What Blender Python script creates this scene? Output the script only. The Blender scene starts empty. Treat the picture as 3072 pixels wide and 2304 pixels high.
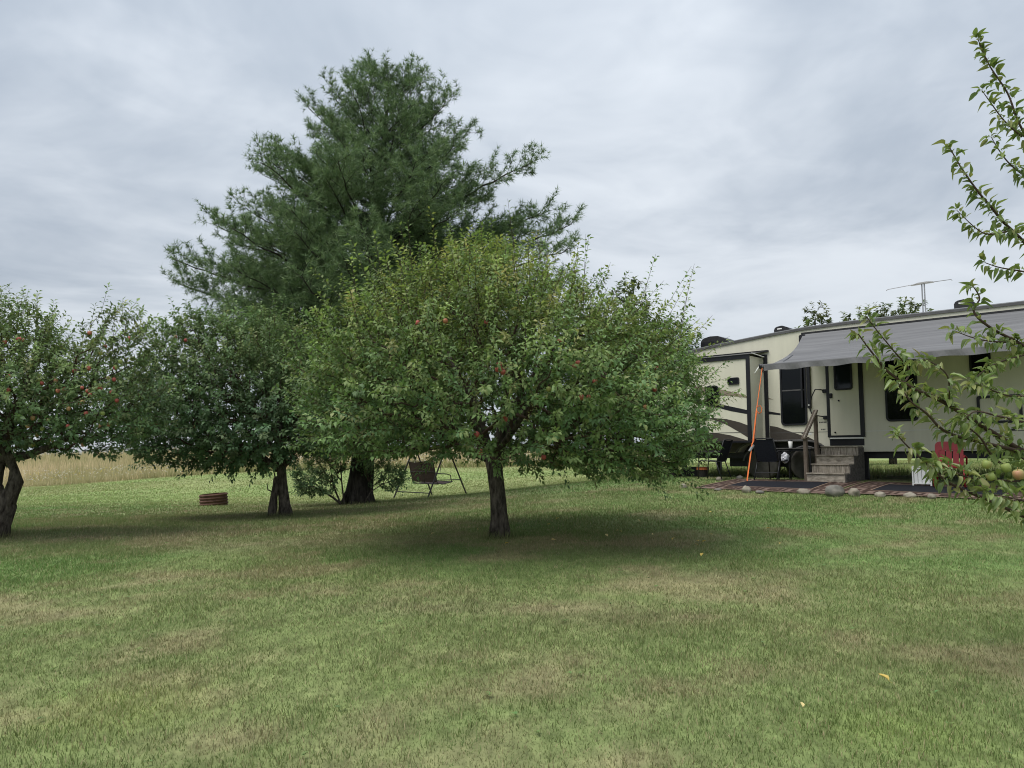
import bpy, bmesh, math, random
import numpy as np
from mathutils import Vector, Matrix, Quaternion

random.seed(5)
rng = np.random.default_rng(5)
R = math.radians
sc = bpy.context.scene
COL = sc.collection

# ------------------------------------------------------------------ camera, sky, sun, exposure
cam_d = bpy.data.cameras.new('camera')
cam_d.lens = 27.05; cam_d.sensor_width = 36; cam_d.clip_start = 0.05; cam_d.clip_end = 3000
cam = bpy.data.objects.new('camera', cam_d); COL.objects.link(cam)
cam.location = (0, 0, 1.5); cam.rotation_euler = (R(90 + 5.42), 0, 0)
sc.camera = cam

SUN_EL, SUN_AZ = R(64), R(-120)          # azimuth from +Y towards +X
sv = Vector((math.sin(SUN_AZ) * math.cos(SUN_EL), math.cos(SUN_AZ) * math.cos(SUN_EL), math.sin(SUN_EL)))
sun_d = bpy.data.lights.new('sun', 'SUN'); sun_d.energy = 1.5; sun_d.angle = R(42); sun_d.color = (1, .965, .91)
sun = bpy.data.objects.new('sun', sun_d); COL.objects.link(sun)
sun.rotation_euler = (-sv).to_track_quat('-Z', 'Y').to_euler(); sun.location = (0, 0, 30)

world = bpy.data.worlds.new('World'); sc.world = world; world.use_nodes = True
def build_world():
    nt = world.node_tree; N = nt.nodes; L = nt.links; N.clear()
    def nd(t, **k):
        n = N.new(t)
        for a, b in k.items(): setattr(n, a, b)
        return n
    def m(op, a, b=None, c=None):
        n = nd('ShaderNodeMath', operation=op)
        for i, v in enumerate((a, b, c)):
            if v is None: continue
            if isinstance(v, (int, float)): n.inputs[i].default_value = v
            else: L.new(v, n.inputs[i])
        return n.outputs[0]
    tc = nd('ShaderNodeTexCoord'); sep = nd('ShaderNodeSeparateXYZ'); L.new(tc.outputs['Generated'], sep.inputs[0])
    z = m('MAXIMUM', sep.outputs[2], 0.0); d = m('ADD', z, 0.16)
    comb = nd('ShaderNodeCombineXYZ')
    L.new(m('DIVIDE', sep.outputs[0], d), comb.inputs[0]); L.new(m('DIVIDE', sep.outputs[1], d), comb.inputs[1])
    mp = nd('ShaderNodeMapping'); mp.inputs['Rotation'].default_value = (0, 0, R(-24)); mp.inputs['Scale'].default_value = (1.0, 1.1, 1); mp.inputs['Location'].default_value = (3.1, 1.7, 0)
    L.new(comb.outputs[0], mp.inputs[0])
    def noise(scale, detail, rough, dist):
        n = nd('ShaderNodeTexNoise'); n.inputs['Scale'].default_value = scale; n.inputs['Detail'].default_value = detail
        n.inputs['Roughness'].default_value = rough; n.inputs['Distortion'].default_value = dist
        L.new(mp.outputs[0], n.inputs['Vector']); return n.outputs['Fac']
    f = m('ADD', m('MULTIPLY', noise(0.42, 3, .5, .3), .5), m('ADD', m('MULTIPLY', noise(1.2, 5, .55, .6), .40), m('MULTIPLY', noise(4.0, 4, .5, .8), .10)))
    mr = nd('ShaderNodeMapRange'); mr.interpolation_type = 'SMOOTHSTEP'
    mr.inputs['From Min'].default_value = .39; mr.inputs['From Max'].default_value = .61
    L.new(f, mr.inputs[0])
    mix = nd('ShaderNodeMix', data_type='RGBA'); L.new(mr.outputs[0], mix.inputs['Factor'])
    mix.inputs['A'].default_value = (.222, .252, .292, 1); mix.inputs['B'].default_value = (.392, .417, .446, 1)
    # thicker towards the horizon, brighter overhead, as an overcast sky is
    gr = m('ADD', m('MULTIPLY', z, 0.85), 0.88)
    vm = nd('ShaderNodeVectorMath', operation='SCALE'); L.new(mix.outputs['Result'], vm.inputs[0]); L.new(gr, vm.inputs['Scale'])
    sky = nd('ShaderNodeTexSky', sky_type='NISHITA'); sky.sun_disc = False; sky.sun_elevation = SUN_EL; sky.sun_rotation = SUN_AZ
    sk = nd('ShaderNodeVectorMath', operation='SCALE'); L.new(sky.outputs[0], sk.inputs[0]); sk.inputs['Scale'].default_value = .034
    fin = nd('ShaderNodeMix', data_type='RGBA'); fin.inputs['Factor'].default_value = .88
    L.new(sk.outputs[0], fin.inputs['A']); L.new(vm.outputs[0], fin.inputs['B'])
    bg = nd('ShaderNodeBackground'); bg.inputs['Strength'].default_value = 1.0; L.new(fin.outputs['Result'], bg.inputs[0])
    out = nd('ShaderNodeOutputWorld'); L.new(bg.outputs[0], out.inputs[0])
build_world()

sc.view_settings.view_transform = 'Standard'; sc.view_settings.look = 'None'
sc.view_settings.exposure = 0.99; sc.view_settings.gamma = 1.0; sc.view_settings.use_curve_mapping = False
sc.render.engine = 'CYCLES'
sc.cycles.max_bounces = 6; sc.cycles.diffuse_bounces = 3; sc.cycles.glossy_bounces = 3; sc.cycles.transmission_bounces = 4
sc.cycles.use_denoising = True
sc.cycles.filter_width = 1.05

# ------------------------------------------------------------------ helpers
def tag(o, label=None, cat=None, group=None, kind=None):
    if label: o['label'] = label
    if cat: o['category'] = cat
    if group: o['group'] = group
    if kind: o['kind'] = kind
    return o
def link(o, parent=None):
    COL.objects.link(o)
    if parent is not None: o.parent = parent
    return o
def thing(name, label, cat, loc=(0, 0, 0), rz=0, group=None):
    o = bpy.data.objects.new(name, None); o.empty_display_size = .2; link(o)
    o.location = loc; o.rotation_euler = (0, 0, rz)
    return tag(o, label, cat, group)
def copy_tree(o, parent=None):
    c = o.copy(); COL.objects.link(c); c.parent = parent
    for ch in list(o.children): copy_tree(ch, c)
    return c

def np_mesh(name, V, T, mat, parent=None, col=None, loc=(0, 0, 0), smooth=False):
    V = np.ascontiguousarray(V, np.float32); T = np.ascontiguousarray(T, np.int32)
    me = bpy.data.meshes.new(name); k = T.shape[1]
    me.vertices.add(len(V)); me.vertices.foreach_set('co', V.ravel())
    me.loops.add(T.size); me.loops.foreach_set('vertex_index', T.ravel())
    me.polygons.add(len(T)); me.polygons.foreach_set('loop_start', np.arange(len(T), dtype=np.int32) * k)
    if smooth: me.polygons.foreach_set('use_smooth', np.ones(len(T), bool))
    if col is not None:
        at = me.attributes.new('col', 'FLOAT_COLOR', 'POINT')
        c4 = np.ones((len(V), 4), np.float32); c4[:, :3] = col; at.data.foreach_set('color', c4.ravel())
    me.update(calc_edges=True); me.validate()
    me.materials.append(mat)
    o = bpy.data.objects.new(name, me); o.location = loc
    return link(o, parent)

class MB:
    def __init__(s): s.v = []; s.f = []
    def add(s, V, F):
        b = len(s.v); s.v += [tuple(map(float, p)) for p in V]; s.f += [tuple(i + b for i in f) for f in F]; return s
    def box(s, x0, x1, y0, y1, z0, z1, mat=None):
        V = [(x0, y0, z0), (x1, y0, z0), (x1, y1, z0), (x0, y1, z0), (x0, y0, z1), (x1, y0, z1), (x1, y1, z1), (x0, y1, z1)]
        if mat is not None: V = [mat @ Vector(p) for p in V]
        return s.add(V, [(0, 3, 2, 1), (4, 5, 6, 7), (0, 1, 5, 4), (1, 2, 6, 5), (2, 3, 7, 6), (3, 0, 4, 7)])
    def bar(s, a, b, w, h=None, up=(0, 0, 1)):
        h = w if h is None else h
        a = Vector(a); b = Vector(b); d = b - a; L = d.length; d.normalize()
        u = Vector(up); x = d.cross(u)
        if x.length < 1e-3: x = d.cross(Vector((1, 0, 0)))
        x.normalize(); z = x.cross(d)
        V = []
        for t in (0, L):
            for i, j in ((-1, -1), (1, -1), (1, 1), (-1, 1)): V.append(a + d * t + x * (i * w / 2) + z * (j * h / 2))
        return s.add(V, [(3, 2, 1, 0), (4, 5, 6, 7), (0, 1, 5, 4), (1, 2, 6, 5), (2, 3, 7, 6), (3, 0, 4, 7)])
    def tube(s, pts, rad, sides=8, cap=True, jit=0.0, rnd=None, flat=1.0):
        pts = [Vector(p) for p in pts]; n = len(pts)
        if not hasattr(rad, '__len__'): rad = [rad] * n
        V = []; F = []
        t0 = (pts[1] - pts[0]).normalized()
        x = t0.cross(Vector((0.13, .21, 1)));
        if x.length < .05: x = t0.cross(Vector((1, 0, 0)))
        x.normalize(); prev = t0
        for i in range(n):
            t = (pts[min(i + 1, n - 1)] - pts[max(i - 1, 0)])
            t = t.normalized() if t.length > 1e-9 else prev
            q = prev.rotation_difference(t); x = q @ x; prev = t
            x = (x - t * x.dot(t)).normalized(); y = t.cross(x)
            for k in range(sides):
                a = 2 * math.pi * k / sides; r = rad[i]
                if jit: r *= 1 + (rnd.random() - .5) * 2 * jit
                V.append(pts[i] + x * (math.cos(a) * r) + y * (math.sin(a) * r * flat))
        for i in range(n - 1):
            for k in range(sides):
                k2 = (k + 1) % sides
                F.append((i * sides + k, i * sides + k2, (i + 1) * sides + k2, (i + 1) * sides + k))
        if cap:
            F.append(tuple(range(sides - 1, -1, -1))); F.append(tuple((n - 1) * sides + k for k in range(sides)))
        return s.add(V, F)
    def prism(s, poly, y0, y1):           # polygon in (x, z), extruded along y
        n = len(poly)
        V = [(p[0], y0, p[1]) for p in poly] + [(p[0], y1, p[1]) for p in poly]
        F = [tuple(range(n)), tuple(range(2 * n - 1, n - 1, -1))]
        F += [(i, i + n, (i + 1) % n + n, (i + 1) % n) for i in range(n)]
        return s.add(V, F)
    def lathe(s, prof, seg=24, center=(0, 0, 0), axis='z'):
        V = []; F = []; n = len(prof); cx, cy, cz = center
        for r, h in prof:
            for k in range(seg):
                a = 2 * math.pi * k / seg; c, d = r * math.cos(a), r * math.sin(a)
                V.append((cx + c, cy + d, cz + h) if axis == 'z' else (cx + c, cy + h, cz + d))
        for i in range(n - 1):
            for k in range(seg):
                k2 = (k + 1) % seg; F.append((i * seg + k, i * seg + k2, (i + 1) * seg + k2, (i + 1) * seg + k))
        return s.add(V, F)
    def build(s, name, mat, parent=None, loc=(0, 0, 0), rot=None, smooth=False, bevel=0):
        me = bpy.data.meshes.new(name); me.from_pydata(s.v, [], s.f)
        bm = bmesh.new(); bm.from_mesh(me); bmesh.ops.recalc_face_normals(bm, faces=bm.faces)
        if bevel:
            bmesh.ops.bevel(bm, geom=[e for e in bm.edges if len(e.link_faces) == 2 and e.calc_face_angle(0) > .5], offset=bevel, segments=2, affect='EDGES', clamp_overlap=True)
        bm.to_mesh(me); bm.free()
        if smooth: me.polygons.foreach_set('use_smooth', [True] * len(me.polygons))
        me.materials.append(mat); me.update()
        o = bpy.data.objects.new(name, me); o.location = loc
        if rot: o.rotation_euler = rot
        return link(o, parent)

def rrect(x0, x1, z0, z1, r, n=5):
    P = []
    for cx, cz, a0 in ((x1 - r, z1 - r, 0), (x0 + r, z1 - r, 90), (x0 + r, z0 + r, 180), (x1 - r, z0 + r, 270)):
        for i in range(n + 1):
            a = R(a0 + 90 * i / n); P.append((cx + r * math.cos(a), cz + r * math.sin(a)))
    return P
def ring_frame(mb, outer, inner, y0, y1):
    n = len(outer)
    V = [(p[0], y0, p[1]) for p in outer] + [(p[0], y0, p[1]) for p in inner] + [(p[0], y1, p[1]) for p in outer] + [(p[0], y1, p[1]) for p in inner]
    F = []
    for i in range(n):
        j = (i + 1) % n
        F += [(i, j, n + j, n + i), (2 * n + i, 3 * n + i, 3 * n + j, 2 * n + j), (i, 2 * n + i, 2 * n + j, j), (n + i, n + j, 3 * n + j, 3 * n + i)]
    return mb.add(V, F)

# ------------------------------------------------------------------ materials
def mat(name, color, rough=.6, spec=.4, metal=0, var=0.0, vscale=6.0, bump=0.0, bscale=40.0, color2=None, stretch=None, coat=0):
    ma = bpy.data.materials.new(name); ma.use_nodes = True
    nt = ma.node_tree; b = nt.nodes['Principled BSDF']
    b.inputs['Roughness'].default_value = rough; b.inputs['Specular IOR Level'].default_value = spec; b.inputs['Metallic'].default_value = metal
    b.inputs['Coat Weight'].default_value = coat
    b.inputs['Base Color'].default_value = (*color, 1)
    if var or color2 or bump:
        tc = nt.nodes.new('ShaderNodeTexCoord'); mp = nt.nodes.new('ShaderNodeMapping'); nt.links.new(tc.outputs['Object'], mp.inputs[0])
        if stretch: mp.inputs['Scale'].default_value = stretch
    if var or color2:
        nz = nt.nodes.new('ShaderNodeTexNoise'); nz.inputs['Scale'].default_value = vscale; nz.inputs['Detail'].default_value = 6; nz.inputs['Roughness'].default_value = .62
        nt.links.new(mp.outputs[0], nz.inputs['Vector'])
        rp = nt.nodes.new('ShaderNodeMapRange'); rp.inputs['From Min'].default_value = .33; rp.inputs['From Max'].default_value = .67
        nt.links.new(nz.outputs['Fac'], rp.inputs[0])
        mx = nt.nodes.new('ShaderNodeMix'); mx.data_type = 'RGBA'; nt.links.new(rp.outputs[0], mx.inputs['Factor'])
        c2 = color2 if color2 else tuple(min(1, c * (1 + var)) for c in color)
        c1 = color if color2 else tuple(c * (1 - var) for c in color)
        mx.inputs['A'].default_value = (*c1, 1); mx.inputs['B'].default_value = (*c2, 1)
        nt.links.new(mx.outputs['Result'], b.inputs['Base Color'])
    if bump:
        nb = nt.nodes.new('ShaderNodeTexNoise'); nb.inputs['Scale'].default_value = bscale; nb.inputs['Detail'].default_value = 5
        nt.links.new(mp.outputs[0], nb.inputs['Vector'])
        bp = nt.nodes.new('ShaderNodeBump'); bp.inputs['Strength'].default_value = bump; bp.inputs['Distance'].default_value = .02
        nt.links.new(nb.outputs['Fac'], bp.inputs['Height']); nt.links.new(bp.outputs[0], b.inputs['Normal'])
    return ma

def leaf_mat(name, trans=.3, rough=.5, spec=.35, random_obj=None):
    ma = bpy.data.materials.new(name); ma.use_nodes = True; nt = ma.node_tree; N = nt.nodes; L = nt.links
    b = N['Principled BSDF']; out = N['Material Output']
    b.inputs['Roughness'].default_value = rough; b.inputs['Specular IOR Level'].default_value = spec
    if random_obj:
        oi = N.new('ShaderNodeObjectInfo'); rp = N.new('ShaderNodeValToRGB'); L.new(oi.outputs['Random'], rp.inputs[0])
        e = rp.color_ramp.elements
        while len(e) < len(random_obj): e.new(.5)
        for i, c in enumerate(random_obj): e[i].position = i / (len(random_obj) - 1); e[i].color = (*c, 1)
        src = rp.outputs[0]
    else:
        a = N.new('ShaderNodeAttribute'); a.attribute_name = 'col'; src = a.outputs['Color']
    L.new(src, b.inputs['Base Color'])
    if trans:
        t = N.new('ShaderNodeBsdfTranslucent'); mx = N.new('ShaderNodeMixShader'); mx.inputs[0].default_value = trans
        hs = N.new('ShaderNodeHueSaturation'); hs.inputs['Saturation'].default_value = 1.15; hs.inputs['Value'].default_value = 1.15
        L.new(src, hs.inputs['Color']); L.new(hs.outputs[0], t.inputs['Color'])
        L.new(b.outputs[0], mx.inputs[1]); L.new(t.outputs[0], mx.inputs[2]); L.new(mx.outputs[0], out.inputs[0])
    return ma

M_leaf = leaf_mat('leaf foliage', .34, .55, .3)
M_needle = leaf_mat('pine needles', .2, .55, .25)
M_grass = leaf_mat('grass blades', .25, .6, .2)
M_bark_apple = mat('apple bark', (.022, .018, .015), .95, .1, var=.0, color2=(.145, .125, .105), vscale=24, bump=1, bscale=30, stretch=(1, 1, .3))
M_bark_pine = mat('pine bark', (.018, .016, .015), .95, .1, color2=(.085, .075, .066), vscale=14, bump=1, bscale=16, stretch=(1, 1, .22))
M_twig = mat('young twig bark', (.075, .05, .038), .8, .2, var=.25, vscale=20)

# ------------------------------------------------------------------ terrain
CTRL = np.array([(-.15, 9.8, .50), (-7.28, 11.2, .35), (-4.5, 15, .34), (-3.95, 20, .30), (-2.4, 24.6, .24), (-8.43, 22, .14), (-25.9, 42, -.10), (-16.9, 42, .53), (-11.5, 42, .76), (-2.6, 44, .95),
 (7.25, 16.8, .985), (6.44, 15.92, .99), (5.49, 14.9, .82), (4.54, 13.86, .70), (3.2, 19.9, .95), (10.8, 13.5, .98), (9.1, 12.1, .80), (14, 30, 1.15), (6, 30, .95), (22, 55, 1.3), (3, 60, 1.15),
 (0, 0, 0), (0, -12, -.5), (8, 0, .2), (-9, 0, -.1), (8, 7, .5), (-12, 6, .1), (-38, 70, 1.15), (-26, 72, 1.6), (-60, 115, 1.7), (0, 110, 1.9), (60, 90, 1.9), (40, 10, 1.2), (-45, 10, -.3), (-3, 4.5, .18), (3, 4.5, .25)])
def _k(r2): return np.where(r2 > 1e-12, .5 * r2 * np.log(np.maximum(r2, 1e-12)), 0)
def _fit():
    P = CTRL[:, :2] / 10; n = len(P)
    K = _k(((P[:, None] - P[None]) ** 2).sum(-1)) + .008 * np.eye(n)
    A = np.zeros((n + 3, n + 3)); A[:n, :n] = K; A[:n, n] = A[n, :n] = 1; A[:n, n + 1:] = P; A[n + 1:, :n] = P.T
    return np.linalg.solve(A, np.r_[CTRL[:, 2], 0, 0, 0])
WT = _fit()
def gz(x, y):
    x = np.asarray(x, float); y = np.asarray(y, float); sh = x.shape
    x = x.ravel(); y = y.ravel() - 25
    r = np.hypot(x, y) + 1e-9; s = np.minimum(1, 95 / r); x = x * s / 10; y = (y * s + 25) / 10
    P = CTRL[:, :2] / 10; n = len(P); out = WT[n] + WT[n + 1] * x + WT[n + 2] * y
    for i in range(n): out = out + WT[i] * _k((x - P[i, 0]) ** 2 + (y - P[i, 1]) ** 2)
    return out.reshape(sh)
def g(x, y): return float(gz(x, y))

_T = np.random.default_rng(99).random((256, 256))
def vn(x, y):
    xi = np.floor(x).astype(int); yi = np.floor(y).astype(int); fx = x - xi; fy = y - yi
    fx = fx * fx * (3 - 2 * fx); fy = fy * fy * (3 - 2 * fy)
    a = _T[xi & 255, yi & 255]; b = _T[(xi + 1) & 255, yi & 255]; c = _T[xi & 255, (yi + 1) & 255]; d = _T[(xi + 1) & 255, (yi + 1) & 255]
    return (a * (1 - fx) + b * fx) * (1 - fy) + (c * (1 - fx) + d * fx) * fy
def fbm(x, y, o=4):
    s = 0; a = .5; t = 0
    for i in range(o): s = s + a * vn(x * 2 ** i + 17 * i, y * 2 ** i + 31 * i); t += a; a *= .55
    return s / t
def sst(a, b, x): t = np.clip((x - a) / (b - a), 0, 1); return t * t * (3 - 2 * t)
def mix3(A, B, w): return A * (1 - w[:, None]) + np.asarray(B) * w[:, None]

def lawn_rgb(x, y):
    x = np.asarray(x, float); y = np.asarray(y, float)
    n1 = fbm(x * .9 + 3, y * 1.3 + 8); n2 = fbm(x * 3.1 + 50, y * 3.4 + 9); n3 = fbm(x * .16 + 70, y * .2 + 40, 3); n4 = fbm(x * .8 + 120, y * .8 + 77, 3)
    c = np.tile(np.array((.152, .208, .072)), (len(x), 1))
    c = mix3(c, (.130, .212, .064), .8 * sst(.5, .64, n4))
    c = mix3(c, (.19, .222, .088), .7 * sst(.45, .60, n3))
    dry = sst(.50, .64, .58 * n1 + .42 * n2)
    c = mix3(c, (.30, .24, .148), .55 * dry)
    for px, py, rr, s in ((-2.15, 4.3, .42, 1), (-1.9, 4.15, .3, .8), (1.85, 3.82, .38, 1), (-.55, 4.55, .25, .6)):
        c = mix3(c, (.20, .265, .075), .6 * s * np.exp(-((x - px) ** 2 + (y - py) ** 2) / (rr * rr) * 1.4))
    for px, py, rx, ry in ((-4.2, 16.3, 5.5, 3.6), (-6, 11.2, 4, 1.4), (1.6, 9.0, 1.2, .5), (.9, 5.9, .8, .3), (-.7, 6.3, .9, .25), (2.2, 7.4, 1.1, .25), (-2.6, 9.6, 2.6, .6)):
        e = ((x - px) / rx) ** 2 + ((y - py) / ry) ** 2
        c = mix3(c, (.225, .19, .115), .6 * np.exp(-e * 1.1) * (.45 + .8 * n2))
    far = sst(20.5, 25.5, y + .12 * (x + 8) + 2 * (n1 - .5))  # far lawn: own greener turf, plus open light beyond the trees painted into colour
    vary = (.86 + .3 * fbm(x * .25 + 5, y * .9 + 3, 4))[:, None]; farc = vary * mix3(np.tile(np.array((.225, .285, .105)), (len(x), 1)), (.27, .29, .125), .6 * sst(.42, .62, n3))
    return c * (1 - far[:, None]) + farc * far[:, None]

def make_ground():
    def axis(lo, hi, step, far, gr):
        a = list(np.arange(lo, hi + 1e-6, step)); s = step; v = hi
        while v < far[1]: s *= gr; v += s; a.append(v)
        s = step; v = lo; b = []
        while v > far[0]: s *= gr; v -= s; b.append(v)
        return np.array(b[::-1] + a)
    xs = axis(-16, 16, .3, (-700, 700), 1.09); ys = axis(2, 30, .3, (-120, 1100), 1.09)
    X, Y = np.meshgrid(xs, ys); Z = gz(X, Y) + .03 * (fbm(X * .9, Y * .9) - .5) * (np.hypot(X, Y) < 60)
    nx, ny = len(xs), len(ys)
    V = np.stack([X, Y, Z], -1).reshape(-1, 3)
    i = (np.arange(ny - 1)[:, None] * nx + np.arange(nx - 1)[None]).ravel()
    Q = np.stack([i, i + 1, i + 1 + nx, i + nx], 1)
    ma = bpy.data.materials.new('lawn ground'); ma.use_nodes = True; nt = ma.node_tree; b = nt.nodes['Principled BSDF']
    b.inputs['Roughness'].default_value = .9; b.inputs['Specular IOR Level'].default_value = .1
    a = nt.nodes.new('ShaderNodeAttribute'); a.attribute_name = 'col'
    geo = nt.nodes.new('ShaderNodeNewGeometry')
    mp = nt.nodes.new('ShaderNodeMapping'); mp.inputs['Scale'].default_value = (1, .55, 1); nt.links.new(geo.outputs['Position'], mp.inputs[0])
    def nz(sc_, de):
        n = nt.nodes.new('ShaderNodeTexNoise'); n.inputs['Scale'].default_value = sc_; n.inputs['Detail'].default_value = de; n.inputs['Roughness'].default_value = .7
        nt.links.new(mp.outputs[0], n.inputs['Vector']); return n
    n1 = nz(9, 8); n2 = nz(.9, 6)
    r1 = nt.nodes.new('ShaderNodeMapRange'); r1.inputs['From Min'].default_value = .3; r1.inputs['From Max'].default_value = .7; r1.inputs['To Min'].default_value = .55; r1.inputs['To Max'].default_value = 1.35
    nt.links.new(n1.outputs['Fac'], r1.inputs[0])
    r2 = nt.nodes.new('ShaderNodeMapRange'); r2.inputs['From Min'].default_value = .3; r2.inputs['From Max'].default_value = .7; r2.inputs['To Min'].default_value = .86; r2.inputs['To Max'].default_value = 1.14
    nt.links.new(n2.outputs['Fac'], r2.inputs[0])
    mu = nt.nodes.new('ShaderNodeMath'); mu.operation = 'MULTIPLY'; nt.links.new(r1.outputs[0], mu.inputs[0]); nt.links.new(r2.outputs[0], mu.inputs[1])
    vs = nt.nodes.new('ShaderNodeVectorMath'); vs.operation = 'SCALE'; nt.links.new(a.outputs['Color'], vs.inputs[0]); nt.links.new(mu.outputs[0], vs.inputs['Scale'])
    nt.links.new(vs.outputs[0], b.inputs['Base Color'])
    bp = nt.nodes.new('ShaderNodeBump'); bp.inputs['Strength'].default_value = .6; bp.inputs['Distance'].default_value = .04
    nt.links.new(n1.outputs['Fac'], bp.inputs['Height']); nt.links.new(bp.outputs[0], b.inputs['Normal'])
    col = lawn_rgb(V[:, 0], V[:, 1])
    # soil and thatch between the near blades, meadow soil in the field
    fld = sst(41, 43, V[:, 1] - .03 * (V[:, 0] + 26)) * sst(12, 4, V[:, 0])
    col = mix3(col, (.40, .33, .18), fld)
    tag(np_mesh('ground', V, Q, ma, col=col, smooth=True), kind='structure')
make_ground()

# RV frame: x along the wall to the right, y inwards, z up
RVO = np.array([7.252, 16.8]); RVA = R(-42.7); ZB = .97
TX = np.array([math.cos(RVA), math.sin(RVA)]); TY = np.array([-math.sin(RVA), math.cos(RVA)])
def rvw(s, d):
    p = RVO + TX * s + TY * d; return float(p[0]), float(p[1])
def on_ground(s, d, dz=0):
    x, y = rvw(s, d); return (x, y, g(x, y) + dz)

# ------------------------------------------------------------------ lawn grass
def rug_mask(x, y):
    dx = x - RVO[0]; dy = y - RVO[1]; s = dx * TX[0] + dy * TX[1]; d = dx * TY[0] + dy * TY[1]
    return ((s > -2.12) & (s < 6) & (d > -2.72 + .03 * s) & (d < -.75)) | ((s > -4.4) & (s < 5) & (d > -.3) & (d < 2.2) & (np.sin(s * 3) > -2))
def field_edge(x): return 42.2 + .03 * (x + 26)
def blades(n, y0, y1, hmin, hmax, w0, seg2):
    # even density over a wedge of lawn a little wider than the view
    yy = np.sqrt(rng.random(n) * (y1 * y1 - y0 * y0) + y0 * y0)
    xx = (rng.random(n) - .5) * 2 * (yy * .72 + .9)
    k = ~rug_mask(xx, yy) & ((yy < field_edge(xx) + .4) | (xx > 8)) & (rng.random(n) < np.interp(yy, [17, 28, 29, 45], [1, .75, 1, .6])); xx = xx[k]; yy = yy[k]; n = len(xx)
    clump = fbm(xx * 5 + 11, yy * 5 + 4, 3)
    jx = rng.normal(0, .01, n); 
    h = (hmin + (hmax - hmin) * rng.random(n)) * (.55 + .95 * clump)
    w = w0 * (.6 + .8 * rng.random(n))
    az = rng.random(n) * 2 * math.pi; lean = h * (.15 + .75 * rng.random(n))
    fa = rng.random(n) * math.pi
    side = np.stack([np.cos(fa), np.sin(fa), np.zeros(n)], 1) * w[:, None] / 2
    ld = np.stack([np.cos(az), np.sin(az), np.zeros(n)], 1) * lean[:, None]
    P = np.stack([xx + jx, yy, gz(xx, yy) - .004], 1); up = np.zeros((n, 3)); up[:, 2] = 1
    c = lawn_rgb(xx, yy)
    t = rng.random(n)
    c = c * (.68 + .66 * rng.random(n))[:, None]
    c = mix3(c, (.42, .35, .21), (t > .88) * .75)
    c = mix3(c, (.14, .235, .07), (t < .14) * .5)
    if seg2:
        mid = P + ld * .35 + up * (h * .62)[:, None]; tip = P + ld + up * (h * .98)[:, None]
        V = np.stack([P - side, P + side, mid - side * .8, mid + side * .8, tip], 1).reshape(-1, 3)
        b = np.arange(n)[:, None] * 5
        T = np.concatenate([b + [0, 1, 3], b + [0, 3, 2], b + [2, 3, 4]]); C = np.repeat(c, 5, 0)
    else:
        tip = P + ld + up * h[:, None]
        V = np.stack([P - side, P + side, tip], 1).reshape(-1, 3); T = np.arange(3 * n).reshape(-1, 3); C = np.repeat(c, 3, 0)
    return V, T, C
def lawn_grass():
    Vs, Ts, Cs = [], [], []; b = 0
    for a in ((155000, 3.0, 6.0, .017, .038, .0036, True), (230000, 6.0, 10.5, .018, .04, .0066, False), (190000, 10.5, 17, .025, .05, .0105, False), (150000, 17, 29, .025, .05, .021, False), (120000, 29, 46, .025, .05, .040, False)):
        V, T, C = blades(*a); Vs.append(V); Ts.append(T + b); Cs.append(C); b += len(V)
    for (tx, ty, r0) in ((-.15, 9.8, .13), (-7.42, 11.2, .2), (-4.4, 15, .16), (-4.62, 14.95, .1), (-3.95, 20, .42)):   # uncut tufts round the trunks
        n = 700; a = rng.random(n) * 6.283; r = r0 + .02 + .16 * rng.random(n) ** 2; x = tx + np.cos(a) * r; y = ty + np.sin(a) * r; h = .04 + .09 * rng.random(n)
        P = np.stack([x, y, gz(x, y) - .005], 1); fa = rng.random(n) * 3.14; sd = np.stack([np.cos(fa), np.sin(fa), 0 * fa], 1) * .0035
        tip = P + np.stack([rng.normal(0, .03, n), rng.normal(0, .03, n), h], 1); c = lawn_rgb(x, y) * (.6 + .7 * rng.random(n))[:, None]
        Vs.append(np.stack([P - sd, P + sd, tip], 1).reshape(-1, 3)); Ts.append(np.arange(3 * n).reshape(-1, 3) + b); Cs.append(np.repeat(c, 3, 0)); b += 3 * n
    o = np_mesh('lawn_grass', np.concatenate(Vs), np.concatenate(Ts), M_grass, col=np.concatenate(Cs))
    tag(o, 'short mown lawn grass mixed green and straw brown', 'grass', kind='stuff')
lawn_grass()

# small broad leaved weeds in the near lawn
def leaf_arrays(P, A, Nn, L, W, C, curl=.18, fold=.10):
    n = len(P); A = A / np.linalg.norm(A, axis=1)[:, None]
    S = np.cross(A, Nn); S /= (np.linalg.norm(S, axis=1)[:, None] + 1e-9); Nn = np.cross(S, A)
    def p(x, y, z): return P + S * (x * W)[:, None] + A * (y * L)[:, None] + Nn * (z * L)[:, None]
    o = np.zeros(n)
    V = np.stack([p(o, o, o), p(o - .5, o + .42, o + fold), p(o, o + .5, o), p(o + .5, o + .42, o + fold), p(o, o + 1, o - curl)], 1).reshape(-1, 3)
    b = np.arange(n)[:, None] * 5
    T = np.concatenate([b + [0, 2, 1], b + [0, 3, 2], b + [1, 2, 4], b + [2, 3, 4]])
    return V, T, np.repeat(C, 5, 0)
def unit(n):
    v = rng.normal(size=(n, 3)); return v / np.linalg.norm(v, axis=1)[:, None]
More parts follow.
